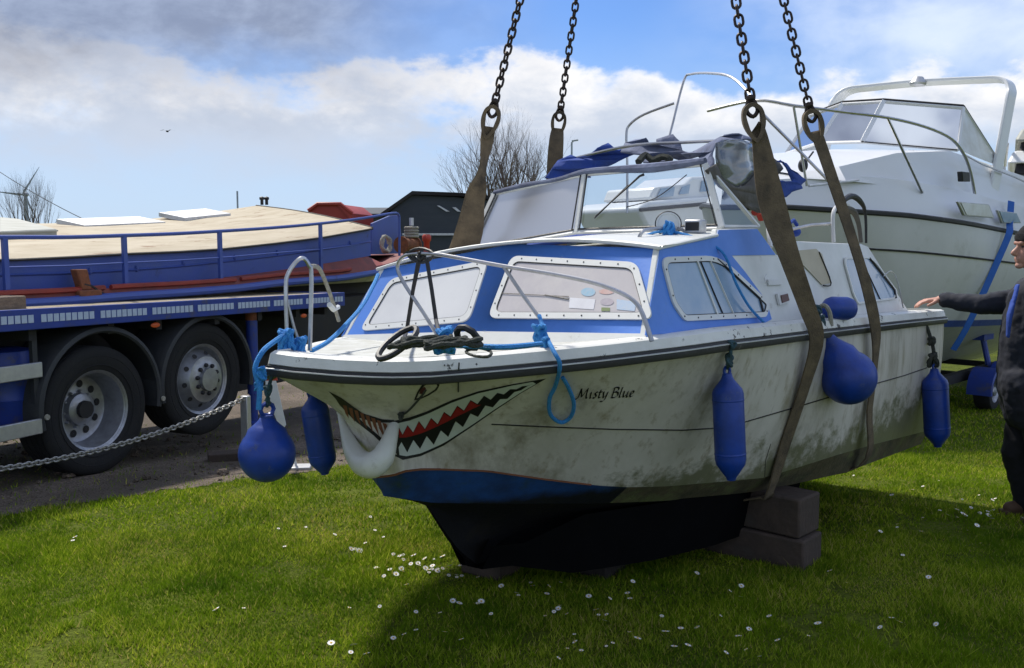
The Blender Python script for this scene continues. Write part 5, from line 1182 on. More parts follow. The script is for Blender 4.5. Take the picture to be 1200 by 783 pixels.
tag(m.build('barrier_chain', 'chain_galv', base=cs), 'low galvanised chain slung in front of the lorry wheels', 'chain')
pq = ground_at(347, 550); mk_ = thing('marker_board', 'leaning white marker board with a red top, behind the ball fender', 'marker', loc=pq)
Y = pq.y; bp_ = [(311, 446), (323, 446), (335, 498), (332, 503), (327, 500), (312, 462)]; m = MB(); m.plate([at(x, y, Y) for x, y in bp_], Vector((0, .012, 0))); m.build('board', 'sticker_white', mk_)
m = MB(); m.plate([at(x, y, Y-.003) for x, y in [(309, 430), (320, 428), (325, 446), (311, 446)]], Vector((0, .014, 0))); m.build('red_top', 'red_paint', mk_)
m = MB(); m.tube([at(331, 500, Y+.006), at(344, 532, Y+.006), pq+Vector((0, 0, .03))], .010, 8); m.build('stake', 'white_tube', mk_)
m = MB(); fr = Frame(pq, 1.5); m.box(fr, -.12, .12, -.07, .07, -.005, .03); m.build('foot_plate', 'alu', mk_, bevel=.005)
pq = ground_at(264, 540); m = MB(); fr = Frame(pq, 1.2); m.box(fr, -.14, .14, -.08, .08, -.01, .075); tag(m.build('kerb_block', 'sleeper', base=pq, bevel=.008), 'low dark block lying on the gravel left of the ball fender', 'block')

# ------------------------------------------------------------------ big white cruiser on its trailer
C0 = at(842, 243, 9.28); K = Frame(C0, .785, .047, -.055)
crz = thing('white_cruiser', 'large white motor cruiser with grey green hull and radar arch, on a trailer', 'boat', matrix=K.mat((3.5, 0, -1.6)))
kg = lambda t: 1.5*(1-max(0, 1-t/3.3)**2.4) if t > 0 else 0
kp = [K.curve(x, y, kg) for x, y in [(925, 243), (1000, 248), (1060, 252), (1100, 257), (1180, 271)]]; TKG = sorted([(0, 0)]+[(q.x, q.z) for q in kp if q]); print('cruiser gunwale', TKG)
zG = lambda t: interp(TKG, t)
CL = 8.0; US2 = [(i/36)**1.4 for i in range(37)]
def kh(u, v, s):
    t = CL*u; tk = .9+(CL-.9)*u; G = Vector((t, kg(t), zG(t))); kc = Vector((tk, .80*kg(tk)*min(1, u*6+.0), zG(tk)-1.20)); q = G.lerp(kc, v); q.y += .12*math.sin(math.pi*v)*min(1, u*3); return K.W(q.x, s*q.y, q.z)
def kb(u, v, s):
    tk = .9+(CL-.9)*u; a = Vector((tk, .80*kg(tk)*min(1, u*6), zG(tk)-1.20)); b = Vector((tk+.5, 0.01, zG(tk)-1.95)); q = a.lerp(b, v); return K.W(q.x, s*q.y, q.z)
for nm, fn, mt in (('hull', kh, 'cruiser_hull'), ('bottom', kb, 'gelcoat_white')):
    m = MB()
    for s in (1, -1): m.grid([[fn(u, v/8, s) for v in range(9)] for u in US2])
    m.build(nm, mt, crz)
m = MB()
for s in (1, -1): m.grid([[kh(u, .93, s)+K.n*s*.006, kh(u, 1, s)+K.n*s*.006] for u in US2[4:]])
m.build('waterline_stripe', 'cruiser_blue', crz)
m = MB(); m.tube([kh(u, 0, 1) for u in US2], .028, 6); m.tube([kh(u, 0, -1) for u in US2], .028, 6); m.build('rubbing_strake', 'trim_black', crz)
m = MB(); m.tube([kh(u, .31, 1)+K.n*.004 for u in US2[3:]], .012, 5); m.build('hull_line', 'chassis', crz)
# bulwark above the strake, sloping deck, cabin trunk
def bul(u, v, s): t = CL*u; return K.W(t+.04, s*max(0, kg(t)-.02-.16*v), zG(t)+.02+.36*v*min(1, .55+u*3))
m = MB()
for s in (1, -1): m.grid([[bul(u, v/5, s) for v in range(6)] for u in US2])
def kdeck(u, w): a = bul(u, 1, 1); b = bul(u, 1, -1); t = CL*u; return a.lerp(b, w)+K.u*.16*math.sin(math.pi*w)*min(1, t/2)
m.grid([[kdeck(u, w/10) for w in range(11)] for u in US2]); m.build('topsides', 'cruiser_white', crz)
pt = 1.10
cA = K.on(1122, 178, (0, 1, 0), pt); print('ws port corner', cA)
zw = cA.z; tw = cA.x
def trunk(t, hw, z): return [K.W(t, hw*k, z+.05*(1-abs(k))) for k in (-1, -.85, -.5, 0, .5, .85, 1)]
ux = lambda t: zG(t)+.34
rows = [trunk(.75, .35, ux(.75)+.02), trunk(1.1, .70, ux(1.1)+.12), trunk(1.9, .95, ux(1.9)+.34*1), trunk(tw-.25, pt, zw-.02), trunk(CL-.3, pt, zw-.02)]
m = MB(); full = []
for (t, hw), r in zip(((.7, .45), (1.05, .82), (1.85, 1.1), (tw-.15, 1.27), (CL-.3, 1.3)), rows): full.append([K.W(t, -hw, ux(t)-.03)]+r+[K.W(t, hw, ux(t)-.03)])
m.grid(full); m.build('cabin_trunk', 'cruiser_white', crz, angle=25)
# windscreen frame
ktop = K.on(1135, 129, (0, 1, 0), pt-.12); kt = K.on(968, 126, (0, 1, 0), 0.0)
wA = K.W(tw, pt, zw+.02); wC = K.W(tw-.75, .28, zw+.04); wS = K.W(tw, -pt, zw+.02); wD = K.W(tw-.75, -.28, zw+.04)
hT = ktop.z-zw
tA = K.W(tw+.35, pt-.12, zw+hT); tC = K.W(tw-.25, .26, zw+hT+.02); tS = K.W(tw+.35, -pt+.12, zw+hT); tD = K.W(tw-.25, -.26, zw+hT+.02)
eA = K.W(*K.on(1168, 188, (0, 1, 0), pt+.05)); eL = K.L(eA); eS = K.W(eL.x, -eL.y, eL.z); bA = K.W(eL.x, pt+.05, zw-.02); bS = K.W(eL.x, -pt-.05, zw-.02)
m = MB(); 
for a, b, r_ in ((wA, wC, .02), (wC, wD, .02), (wD, wS, .02), (tA, tC, .026), (tC, tD, .026), (tD, tS, .026), (wA, tA, .025), (wC, tC, .035), (wS, tS, .025), (wD, tD, .03), (tA, eA, .025), (tS, eS, .025)): m.tube([a, b], r_, 4)
kws = m.build('windscreen', 'cruiser_white', crz, smooth=False)
m = MB(); m.tube([tA+K.u*.02, tC+K.u*.02, tD+K.u*.02, tS+K.u*.02], .018, 6); m.tube([tA+K.u*.02, eA+K.u*.02], .016, 6); m.tube([wA-K.a*.02, wC-K.a*.02], .008, 5); m.build('top_trim', 'chassis', kws)
for q in ([wA, wC, tC, tA], [wC, wD, tD, tC], [wD, wS, tS, tD]): m = MB(); m.add(q, [(0, 1, 2, 3)]); m.build('pane', 'glass_cruiser', kws)
for q in ([wA+K.a*.05, bA, eA, tA+K.a*.05], [wS, bS, eS, tS]): m = MB(); m.plate(q, K.n*.01); m.build('side_curtain', 'vinyl_clear', kws)
# arch
ar = [(1172, 262, 1.36), (1176, 200, 1.36), (1179, 130, 1.34), (1177, 108, 1.28), (1168, 96.5, 1.15), (1145, 94.5, .85)]
al = [K.on(x, y, (0, 1, 0), p) for x, y, p in ar]; t_ar = al[0].x; print('arch t', t_ar, [round(a.x, 2) for a in al])
top = al[4].z; bz_ = al[0].z
AR = []; TT = 4.55
def kz(y, p, t): # z for image row y at local (t, p)
    lo_, hi_ = -3, 6
    for _ in range(40):
        mid = (lo_+hi_)/2; w = K.W(t, p, mid); d = (w.y)*math.cos(PIT)-(w.z-CH)*math.sin(PIT); yy = 391.5-FPX*((w.y)*math.sin(PIT)+(w.z-CH)*math.cos(PIT))/d
        if yy > y: lo_ = mid
        else: hi_ = mid
    return mid
zt = kz(95, 0, TT); zb_ = kz(235, 1.3, TT)
hw = 1.2
for _ in range(60):
    w_ = K.W(TT, hw, zt-.6); xx = 600+FPX*w_.x/(w_.y*math.cos(PIT)-(w_.z-CH)*math.sin(PIT)); hw += .01 if xx < 1179 else -.01
print('arch half width', hw)
half = [(hw, zb_-.3, .0), (hw, zt-.45, .25), (hw-.03, zt-.16, .36), (hw-.16, zt-.03, .42), (hw-.45, zt+.0, .45), (0, zt+.02, .46)]
path = [K.W(TT+dt-.25, p, z) for p, z, dt in half]+[K.W(TT+dt-.25, -p, z) for p, z, dt in reversed(half[:-1])]
m = MB(); P = crom(path, 5); rws = []
for i, p in enumerate(P):
    d = (P[min(i+1, len(P)-1)]-P[max(0, i-1)]).normalized(); n_ = d.cross(K.a).normalized(); rws.append([p-K.a*.13-n_*.022, p+K.a*.13-n_*.034, p+K.a*.13+n_*.034, p-K.a*.13+n_*.022])
m.grid(rws, closed=True); m.build('radar_arch', 'alu' if False else 'cruiser_white', crz, bevel=.012)
m = MB(); c = K.W(TT+.05, 0, zt-.0); m.lathe([(.001, -.07), (.10, -.05), (.11, -.02), (.06, .06), (.001, .07)], c, K.u, 20); m.build('horn_dome', 'alu', crz)
# pulpit rails
kr = [(1143, 232), (1138, 205), (1130, 182), (1115, 163), (1085, 149), (1040, 138), (985, 131), (930, 124), (884, 118)]
prl = [1.30, 1.29, 1.28, 1.26, 1.22, 1.1, .85, .5, .12]
PR = [K.W(*K.on(x, y, (0, 1, 0), p)) for (x, y), p in zip(kr, prl)]; PL = [K.W(K.L(q).x, -K.L(q).y, K.L(q).z) for q in PR]
m = MB(); m.tube(PR+[PL[7]], .017, 8, smooth=4)
for i, (x, y) in ((5, (1081, 226)),): m.tube([PR[i], K.W(*K.on(x, y, (0, 1, 0), 1.22))], .015, 6)
for i in (7,): q = K.L(PR[i]); m.tube([PR[i], K.W(q.x+.25, q.y+.1, ux(q.x)-.1)], .013, 6); pass
m.build('pulpit_rail', 'steel', crz)
m = MB(); sr_ = [K.W(*K.on(x, y, (0, 1, 0), 1.25)) for x, y in [(1128, 180), (1150, 192), (1190, 208), (1215, 220)]]; m.tube(sr_, .012, 6); m.build('side_rail', 'steel', crz)
m = MB(); m.tube([K.W(*K.on(x, y, (0, 1, 0), .3)) for x, y in [(1071, 172), (1070, 153), (1080, 145), (1128, 135)]], .012, 6, smooth=4); m.tube([K.W(*K.on(x, y, (0, 1, 0), .3)) for x, y in [(1097, 172), (1101, 143)]], .010, 6); m.build('helm_frame', 'steel', crz)
kq = lambda x, y, p: K.W(*K.on(x, y, (0, 1, 0), p))
for pts, mt in (([(1121, 237), (1155, 240), (1161, 255), (1128, 252)], 'vinyl_clear'), ([(1167, 247), (1188, 250), (1193, 261), (1172, 261)], 'vinyl_clear')):
    P = [kq(x, y, 1.50) for x, y in pts]; n_ = K.n; m = MB(); c = sum(P, Vector())/4; m.plate([c+(p-c)*1.10 for p in P], n_*.03); o = m.build('porthole', 'alu', crz, bevel=.01); m = MB(); m.plate([c+(p-c)*.94+n_*.031 for p in P], n_*.006); m.build('pane', 'pane_blue' if pts[0][0] > 1160 else mt, o)
m = MB(); m.plate([kq(x, y, 1.34) for x, y in [(1121, 201), (1130, 202), (1131, 213), (1122, 213)]], K.n*.06); m.build('speaker', 'trim_black', crz, bevel=.01)
m = MB(); m.ball(kq(941, 194, .5), .05, .05, .07); m.tube([kq(941, 194, .5), kq(953, 178, .5)], .01, 6); m.build('deck_lamp', 'trim_black', crz)
m = MB(); m.tube([kq(948, 218, .9), kq(1006, 211, .9)], .012, 6); m.build('deck_rail', 'alu', crz)
# trailer
Tz = gz(3.5+2, 11.2)
tq = K.on(1152, 468, (0, 1, 0), 1.25)
tw_ = K.W(*tq); wz = gz(tw_.x, tw_.y); rad = max(.25, min(.34, tw_.z-wz))
trl = thing('boat_trailer', 'trailer with blue mudguards under the white cruiser, seen between the stern fender and the man', 'trailer', loc=Vector((tw_.x, tw_.y, wz)))
def twheel(t, p, s):
    c = K.W(t, p, 0); c.z = wz+rad; ax = K.n*s; ax = Vector((ax.x, ax.y, 0)).normalized(); m = MB(); m.lathe([(rad*.58, -.02), (rad*.6, 0), (rad*.56, -.01), (rad*.5, -.05), (rad*.3, -.04), (rad*.22, .0), (.001, .01)], c, ax, 28); w = m.build('wheel', 'rim', trl)
    m = MB(); m.lathe([(rad*.58, -.20), (rad*.92, -.20), (rad, -.17), (rad, -.03), (rad*.93, .0), (rad*.7, .012), (rad*.58, 0)], c, ax, 32); m.build('tyre', 'tyre', w)
    m = MB(); rws = []; af = Vector((K.a.x, K.a.y, 0)).normalized()
    for k in range(17): a = R(-5)+R(190)*k/16; d = af*math.cos(a)+Vector((0, 0, 1))*math.sin(a); rws.append([c+d*(rad+.03)+ax*.05, c+d*(rad+.06)+ax*.04, c+d*(rad+.06)-ax*.26, c+d*(rad+.03)-ax*.26])
    m.grid(rws, closed=True); m.build('mudguard', 'lorry_blue', trl)
for dt in (0, .80):
    for s in (1, -1): twheel(tq.x+dt, 1.25*s if s > 0 else -1.25, s)
af = Vector((K.a.x, K.a.y, 0)).normalized(); m = MB(); kf = Frame(Vector((K.O.x, K.O.y, wz)), .785)
for s in (1, -1): m.box(kf, -.3, 7.5, s*.85-.05, s*.85+.05, rad+.12, rad+.24)
for t in (.6, 2, 3.4, 5, 6.5): m.box(kf, t, t+.08, -.95, .95, rad+.10, rad+.18)
m.build('frame', 'chassis', trl)
for t in (1.6, 3.6, 5.6):
    for s in (1, -1): m = MB(); m.tube([kf.W(t, s*.9, rad+.2), kf.W(t, s*.8, rad+.62)], .04, 8); m.box(kf, t-.2, t+.2, s*.8-.08, s*.8+.08, rad+.60, rad+.68); m.build('cradle', 'lorry_blue', trl)
# tie-down strap over the cruiser
sp_ = [kq(1183, 236, 1.42), kq(1181, 262, 1.50), kq(1180, 275, 1.56), kq(1165, 310, 1.52), kq(1148, 348, 1.46), kq(1130, 385, 1.36), kq(1115, 410, 1.25)]
m = MB(); m.ribbon([p+K.n*.02 for p in sp_], [vx]*len(sp_), .075, .004); tag(m.build('tie_down_strap', 'strap_blue', base=sp_[-1]), 'bright blue ratchet strap running diagonally down the white cruiser hull above the man\'s arm', 'strap')

# more boats stacked at the far right edge
S2 = Frame(at(1192, 250, 15.5), .5)
st_ = thing('stacked_boat', 'white boat with dark bands stored behind the cruiser at the right edge', 'boat', matrix=S2.mat((0, 0, -1.6)))
zz = lambda y: (250-y)/FPX*15.5
m = MB(); 
def slab(m, y0, y1, t1, p0, inset=.0):
    z0, z1 = zz(y1), zz(y0); m.grid([[S2.W(t, p0*0-.3+s*0+(2.4*(1-(1-min(1, t/3))**2)), z) for z in (z0, z1)] for t in [i*.25-.0 for i in range(16)] for s in (0,)])
for nm, mt, y0, y1, off in (('upper_deck', 'hatch_cream', 122, 150, .3), ('cabin', 'hatch_cream', 150, 166, .1), ('side_windows', 'dark_metal', 160, 205, .12), ('gunwale', 'cruiser_white', 176, 192, .0), ('hull', 'cruiser_white', 204, 262, .0)):
    m = MB(); m.hexa([S2.W(off, -.2+off, zz(y1)), S2.W(5, -.2+off, zz(y1)), S2.W(5, 3-off, zz(y1)), S2.W(off+.25, 3-off, zz(y1)), S2.W(off+.3, -.1+off, zz(y0)), S2.W(5, -.1+off, zz(y0)), S2.W(5, 2.9-off, zz(y0)), S2.W(off+.5, 2.9-off, zz(y0))]); m.build(nm, mt, st_, bevel=.05)
m = MB(); m.tube([S2.W(0, -.25, zz(198)), S2.W(5, -.25, zz(196))], .05, 6); m.tube([S2.W(0, -.2, zz(170)), S2.W(5, -.25, zz(168))], .03, 6); m.build('rub_rail', 'white_tube', st_)
m = MB(); m.box(S2, .5, 5, .2, 2.8, -1.6-.6, zz(262)-.02); m.build('cradle', 'chassis', st_)
# ------------------------------------------------------------------ sheds, skip, trees, turbine
def dist_frame(x, y, Y, th=0): return Frame(at(x, y, Y), th)
# dark slate shed: gable end towards the viewer
Y = 26; 
def bx_px(mb, px, py0, Y, depth): pass
sh = thing('shed', 'dark slate grey boarded shed with a low gable beyond the barge bow', 'shed', loc=Vector((at(520, 291, Y).x, Y, -.5)))
gp = [(448, 262), (452, 252), (483, 229), (532, 231), (600, 238), (640, 262), (640, 335), (448, 335)]
m = MB(); m.plate([at(x, y, Y) for x, y in gp], Vector((1.5, 9, 0))); m.build('wall', 'slate', sh)
m = MB(); 
for (a, b) in (((446, 254), (483, 228)), ((483, 228), (540, 230)), ((540, 230), (603, 237)), ((603, 237), (642, 262))):
    A, B = at(*a, Y-.15), at(*b, Y-.15); dd = Vector((1.5, 9.2, 0)); m.hexa([A, B, B+dd, A+dd, A+Vector((0, 0, .10)), B+Vector((0, 0, .10)), B+dd+Vector((0, 0, .10)), A+dd+Vector((0, 0, .10))])
m.build('roof', 'chassis', sh)
m = MB(); m.plate([at(x, y, Y-.06) for x, y in [(512, 241), (515, 241), (527, 248), (523, 248)]], Vector((0, .03, 0))); m.plate([at(x, y, Y-.06) for x, y in [(530, 243), (534, 243), (540, 248), (536, 248)]], Vector((0, .03, 0))); m.build('roof_light', 'alu', sh)
m = MB(); m.box(WF, Y-.12, Y-.06, at(472, 270, Y).x, at(532, 270, Y).x, at(500, 276, Y).z, at(500, 273.5, Y).z); m.build('rail', 'alu', sh)
# long low green building
Y = 34; lb = thing('long_store', 'long low dark green building between the red skip and the slate shed', 'building', loc=Vector((at(440, 291, Y).x, Y, -.5)))
m = MB(); m.box(WF, Y, Y+6, at(398, 250, Y).x, at(470, 250, Y).x, -.6, at(430, 250, Y).z); m.build('wall', 'shed_green', lb)
m = MB(); x0, x1 = at(398, 240, Y).x, at(472, 240, Y).x; z0, z1 = at(430, 251, Y).z, at(430, 240, Y).z; m.hexa([Vector((x0, Y-.2, z0)), Vector((x1, Y-.2, z0)), Vector((x1, Y+6, z0)), Vector((x0, Y+6, z0)), Vector((x0, Y+2.4, z1)), Vector((x1, Y+2.4, z1)), Vector((x1, Y+3, z1)), Vector((x0, Y+3, z1))]); m.build('roof', 'slate', lb)
Y = 24; sk = thing('skip', 'red steel skip with sloping ends behind the barge', 'skip', loc=Vector((at(388, 291, Y).x, Y, -.5)))
m = MB(); m.plate([at(x, y, Y) for x, y in [(361, 247), (372, 239.5), (399, 239.5), (412, 250), (413, 300), (361, 300)]], Vector((.3, 1.8, 0))); m.build('body', 'skip_red', sk)
m = MB(); m.plate([at(x, y, Y-.06) for x, y in [(394, 239.5), (400, 239.5), (413, 250), (413, 262), (406, 252)]], Vector((0, .05, 0))); m.tube([at(361, 247, Y-.05), at(372, 239, Y-.05), at(399, 239, Y-.05), at(413, 250, Y-.05)], .05, 6); m.build('rim', 'skip_red', sk)
# bare trees
def bare_tree(px, py_base, py_top, Y, rpx, seed, label, trunk_px=2.2, levels=6, spread=.55, nb=5, bk='bark'):
    rr = random.Random(seed); base = at(px, py_base, Y); base.z = min(base.z, -.3); H = at(px, py_top, Y).z-base.z; t = thing('bare_tree', label, 'tree', loc=base)
    tm, cm = MB(), MB(); r0 = trunk_px/FPX*Y; Rw = rpx/FPX*Y
    cen = base+Vector((0, 0, H*.60))
    def grow(p, d, L, r, lv, mb):
        n = 3; pts = [p]; rs = [r]; q = p; dd = d.copy()
        for i in range(n): dd = (dd+Vector((rr.uniform(-1, 1), rr.uniform(-1, 1), rr.uniform(-.5, .8)))*.13).normalized(); q = q+dd*L/n; pts.append(q); rs.append(r*(1-.35*(i+1)/n))
        mb.tube(pts, rs, 5 if lv > 3 else 3, cap=False)
        if lv == 0: return
        k = nb if lv >= levels-1 else rr.choice((2, 3, 3))
        for j in range(k):
            ax = Vector((rr.uniform(-1, 1), rr.uniform(-1, 1), rr.uniform(-.4, 1))).normalized(); nd = (dd+ax*spread*rr.uniform(.7, 1.3)).normalized(); nd.z += .10; nd.normalize()
            st = pts[-1] if j < 2 else pts[rr.choice((1, 2))]; grow(st, nd, L*rr.uniform(.62, .88), rs[-1]*.72, lv-1, cm)
    hT = H*.22; tm.tube([base, base+Vector((0, 0, hT))], [r0, r0*.8], 8)
    for j in range(nb+2):
        a = 2*math.pi*j/(nb+2)+rr.uniform(-.3, .3); d = Vector((math.cos(a)*.8, math.sin(a)*.8, 1.0+rr.uniform(-.3, .5))).normalized(); grow(base+Vector((0, 0, hT*.9)), d, H*.28, r0*.5, levels-1, cm)
    grow(base+Vector((0, 0, hT)), Vector((0, 0, 1)), H*.30, r0*.6, levels-1, cm)
    # scale the crown so that its outline fits
    xs = sorted(v.x for v in cm.v); zs = sorted(v.z for v in cm.v); N4 = len(xs); xa, xb, zt_ = xs[int(N4*.03)], xs[int(N4*.97)], zs[int(N4*.975)]; sx = 2*Rw/(xb-xa); sz = (base.z+H-(base.z+hT*.9))/(zt_-(base.z+hT*.9)); cx = (xa+xb)/2
    cm.v = [Vector((base.x+(v.x-cx)*sx*1.0, base.y+(v.y-base.y)*sx, base.z+hT*.9+(v.z-base.z-hT*.9)*sz)) for v in cm.v]
    tm.build('trunk', bk, t); cm.build('crown', bk, t, recalc=False); return t
bare_tree(590, 285, 153, 42, 56, 5, 'wide bare winter tree behind the slate shed', 12, 7, .5, 4)
bare_tree(36, 285, 207, 60, 30, 11, 'small bare winter tree beside the wind turbine', 3.6, 6, .5, 4, 'bark')
# low scrub at the foot of the tree
Y = 330; hub = at(30, 228, Y); wt = thing('wind_turbine', 'distant three bladed wind turbine above the barge roof', 'wind turbine', loc=Vector((hub.x, Y, -.5)))
m = MB(); m.tube([Vector((hub.x, Y, -.5)), hub], [1.0, .55], 12); m.build('tower', 'turbine_white', wt)
m = MB(); m.ball(hub, .9, 1.6, .8); m.build('nacelle', 'turbine_white', wt)
for ang in (57, 174, 295):
    d = Vector((math.cos(R(ang)), 0, math.sin(R(ang)))); m = MB(); L = 37/FPX*Y; s_ = Vector((-d.z, 0, d.x)); rows = []
    for k in range(9): u = k/8; w = (.75 if k else .35)*(1-u*.85); c = hub+Vector((0, -1.6, 0))+d*L*u; rows.append([c-s_*w*.3, c+Vector((0, -.18, 0))*w, c+s_*w, c+Vector((0, .12, 0))*w])
    m.grid(rows, closed=True); m.build('blade', 'turbine_white', wt)
cA_, cB_ = at(-30, 181, 75), at(96, 256, 62); m = MB(); m.tube([cA_.lerp(cB_, u)-Vector((0, 0, 1.0*u*(1-u))) for u in [i/12 for i in range(13)]], .028, 4); tag(m.build('overhead_cable', 'dark_metal', base=cB_), 'thin overhead cable crossing in front of the small bare tree', 'cable')
Y = 60; b = at(670, 291, Y); b.z = -.5; lp_ = thing('street_lamp', 'thin grey street lamp column with a short arm, beside the far lifting strap', 'street lamp', loc=b); tp_ = at(670, 167, Y); m = MB(); m.tube([b, tp_, tp_+Vector((.12, 0, .12))], [.09, .06, .05], 8); m.build('column', 'turbine_white', lp_); m = MB(); m.tube([tp_+Vector((.0, 0, .10)), tp_+Vector((.42, 0, .16))], .06, 6); m.build('lantern', 'turbine_white', lp_)
Y = 22; q = at(278, 240, Y); m = MB(); m.tube([Vector((q.x, Y, -.5)), at(278, 224, Y)], .022, 6); tag(m.build('mast', 'turbine_white', base=Vector((q.x, Y, -.5))), 'thin white mast rising behind the barge roof', 'mast')
for x, l in ((307, 'left one of two small dark vents at the far corner of the barge roof'), (312.5, 'right one of two small dark vents at the far corner of the barge roof')):
    a = Bg.W(*Bg.on(x, 238.5, (0, 1, 0), -2.2)); m = MB(); m.lathe([(.022, -.02), (.022, .05), (.035, .055), (.035, .085), (.001, .10)], a, Bg.u, 10); tag(m.build('roof_vent', 'trim_black', base=a), l, 'vent', 'pair of small roof vents')
# gull
c = at(196, 154, 45); m = MB()
for s in (-1, 1): m.grid([[c+Vector((s*x, y, z)) for x, y, z in ((.02, -.05, 0), (.02, .06, 0))], [c+Vector((s*.16, -.05, .08)), c+Vector((s*.16, .05, .08))], [c+Vector((s*.36, -.01, .03)), c+Vector((s*.36, .01, .03))]])
m.ball(c, .05, .14, .045, n=8, m=6); tag(m.build('gull', 'chassis', base=c), 'tiny dark gull flying in front of the clouds at the upper left', 'bird')
# ------------------------------------------------------------------ hedge line far away closes the horizon
hm = MB(); rr = random.Random(8)
material('far_foliage', (.05, .065, .045), .9, col2=(.03, .04, .03), scale=.4)
for i in range(150):
    x = -140+i*2.0; y = 95+rr.uniform(-6, 6)
    for k in range(7): c = Vector((x+rr.uniform(-1.6, 1.6), y+rr.uniform(-2, 2), rr.uniform(-.5, 2.2))); hm.ball(c, rr.uniform(.9, 1.8), 1.2, rr.uniform(.8, 1.5), n=7, m=5)
hm.v = [v+Vector((noise.noise(v*1.3), noise.noise(v*1.5+Vector((5, 0, 0))), noise.noise(v*1.2+Vector((0, 7, 0)))))*.7 for v in hm.v]
tag(hm.build('far_hedge', 'far_foliage', smooth=False), 'dark distant hedge along the horizon', 'hedge', kind='stuff')

# ------------------------------------------------------------------ the man at the stern
PY = 5.5; gzp = gz(3.15, PY)
Pt = lambda x, y, dY=0: at(x, y, PY+dY)
per = thing('person', 'man in dark jacket and black beanie resting one hand on the stern of the boat', 'person', loc=Vector((3.2, PY, gzp)))
hc = Pt(1211, 291); sc_ = PY/FPX
shF, shN = Pt(1206, 352, .16), Pt(1222, 356, -.18); hipF, hipN = Pt(1212, 455, .09), Pt(1214, 457, -.09)
kneeF, kneeN = Pt(1192, 528, .10), Pt(1222, 530, -.10); ankF, ankN = Pt(1206, 598, .12), Pt(1234, 600, -.12)
elb = at(1150, 357, 5.72); wr = at(1102, 351, 5.90); hand = at(1088, 352, 5.93)
elN, wrN = Pt(1236, 412, -.26), Pt(1222, 462, -.26)
b = MB()
b.ball(hc+Vector((.012, 0, .02)), .098, .078, .115); b.ball(hc+Vector((-.045, 0, -.045)), .055, .055, .075)      # cranium, jaw
face = lambda dx, dz, dy=0: hc+Vector((dx, dy, dz))
b.tube([face(-.085, .018), face(-.104, -.008), face(-.122, -.030), face(-.100, -.040)], [.010, .013, .015, .010], 8, smooth=3)   # nose
b.capsule(face(-.088, .032, -.03), face(-.090, .032, .03), .014, .014)       # brow
b.capsule(face(-.094, -.062, -.018), face(-.094, -.062, .018), .010, .010); b.capsule(face(-.092, -.076, -.014), face(-.092, -.076, .014), .010, .010)
b.ball(face(-.080, -.104), .024, .026, .020)   # chin
for s in (-1, 1): b.ball(face(.012, -.012, s*.080), .020, .010, .032)
b.capsule(face(.03, -.06), Pt(1219, 340), .058, .062)
b.capsule(Pt(1219, 350), Pt(1214, 400), .14, .15); b.capsule(Pt(1214, 400), Pt(1213, 450), .14, .14)
b.capsule(shN, shF, .07, .07); b.capsule(hipN, hipF, .11, .11)
for a_, c_, r1, r2 in ((shF, elb, .055, .042), (elb, wr, .042, .028), (shN, elN, .055, .042), (elN, wrN, .042, .028), (hipF, kneeF, .088, .06), (kneeF, ankF, .058, .04), (hipN, kneeN, .088, .06), (kneeN, ankN, .058, .04)): b.capsule(a_, c_, r1, r2)
def hand_mesh(b, w, d, up, side):
    """w wrist, d forward, up back of the hand, side thumb side"""
    d = d.normalized(); side = side.normalized(); P0 = w+d*.015
    for k in range(4):
        o = side*(.030-.020*k); b.capsule(P0+o*.6, w+d*.085+o, .017, .014)
        L = (.070, .080, .074, .056)[k]; k0 = w+d*.088+o; k1 = k0+(d-up*.25).normalized()*L*.42; k2 = k1+(d-up*.6).normalized()*L*.33; k3 = k2+(d-up*1.0).normalized()*L*.25
        b.tube([k0, k1, k2, k3], [.0105, .0098, .009, .007], 8, smooth=2); b.ball(k3, .007, .007, .007, n=8, m=6)
    t0 = w+d*.025+side*.022; t1 = t0+(d*.6+side*.8-up*.2).normalized()*.040; t2 = t1+(d*.9+side*.3-up*.35).normalized()*.032; t3 = t2+(d-up*.3).normalized()*.022
    b.tube([t0, t1, t2, t3], [.016, .0125, .011, .008], 8, smooth=2)
hand_mesh(b, wr, hand-wr+Vector((-.02, 0, -.005)), Vector((0, 0, 1)), Vector((-.1, -1, 0)))
hand_mesh(b, wrN, Vector((-.1, 0, -1)), Vector((.0, -1, 0)), Vector((-1, 0, 0)))
bo = b.build('body', 'skin', per); rm = bo.modifiers.new('remesh', 'REMESH'); rm.mode = 'VOXEL'; rm.voxel_size = .0052; rm.use_smooth_shade = True; sm = bo.modifiers.new('smooth', 'SMOOTH'); sm.iterations = 3; sm.factor = .5
for s in (-1, 1):
    m = MB(); m.ball(face(-.082, .010, s*.030), .007, .010, .006, n=10, m=8); m.build('eye', 'trim_black', bo)
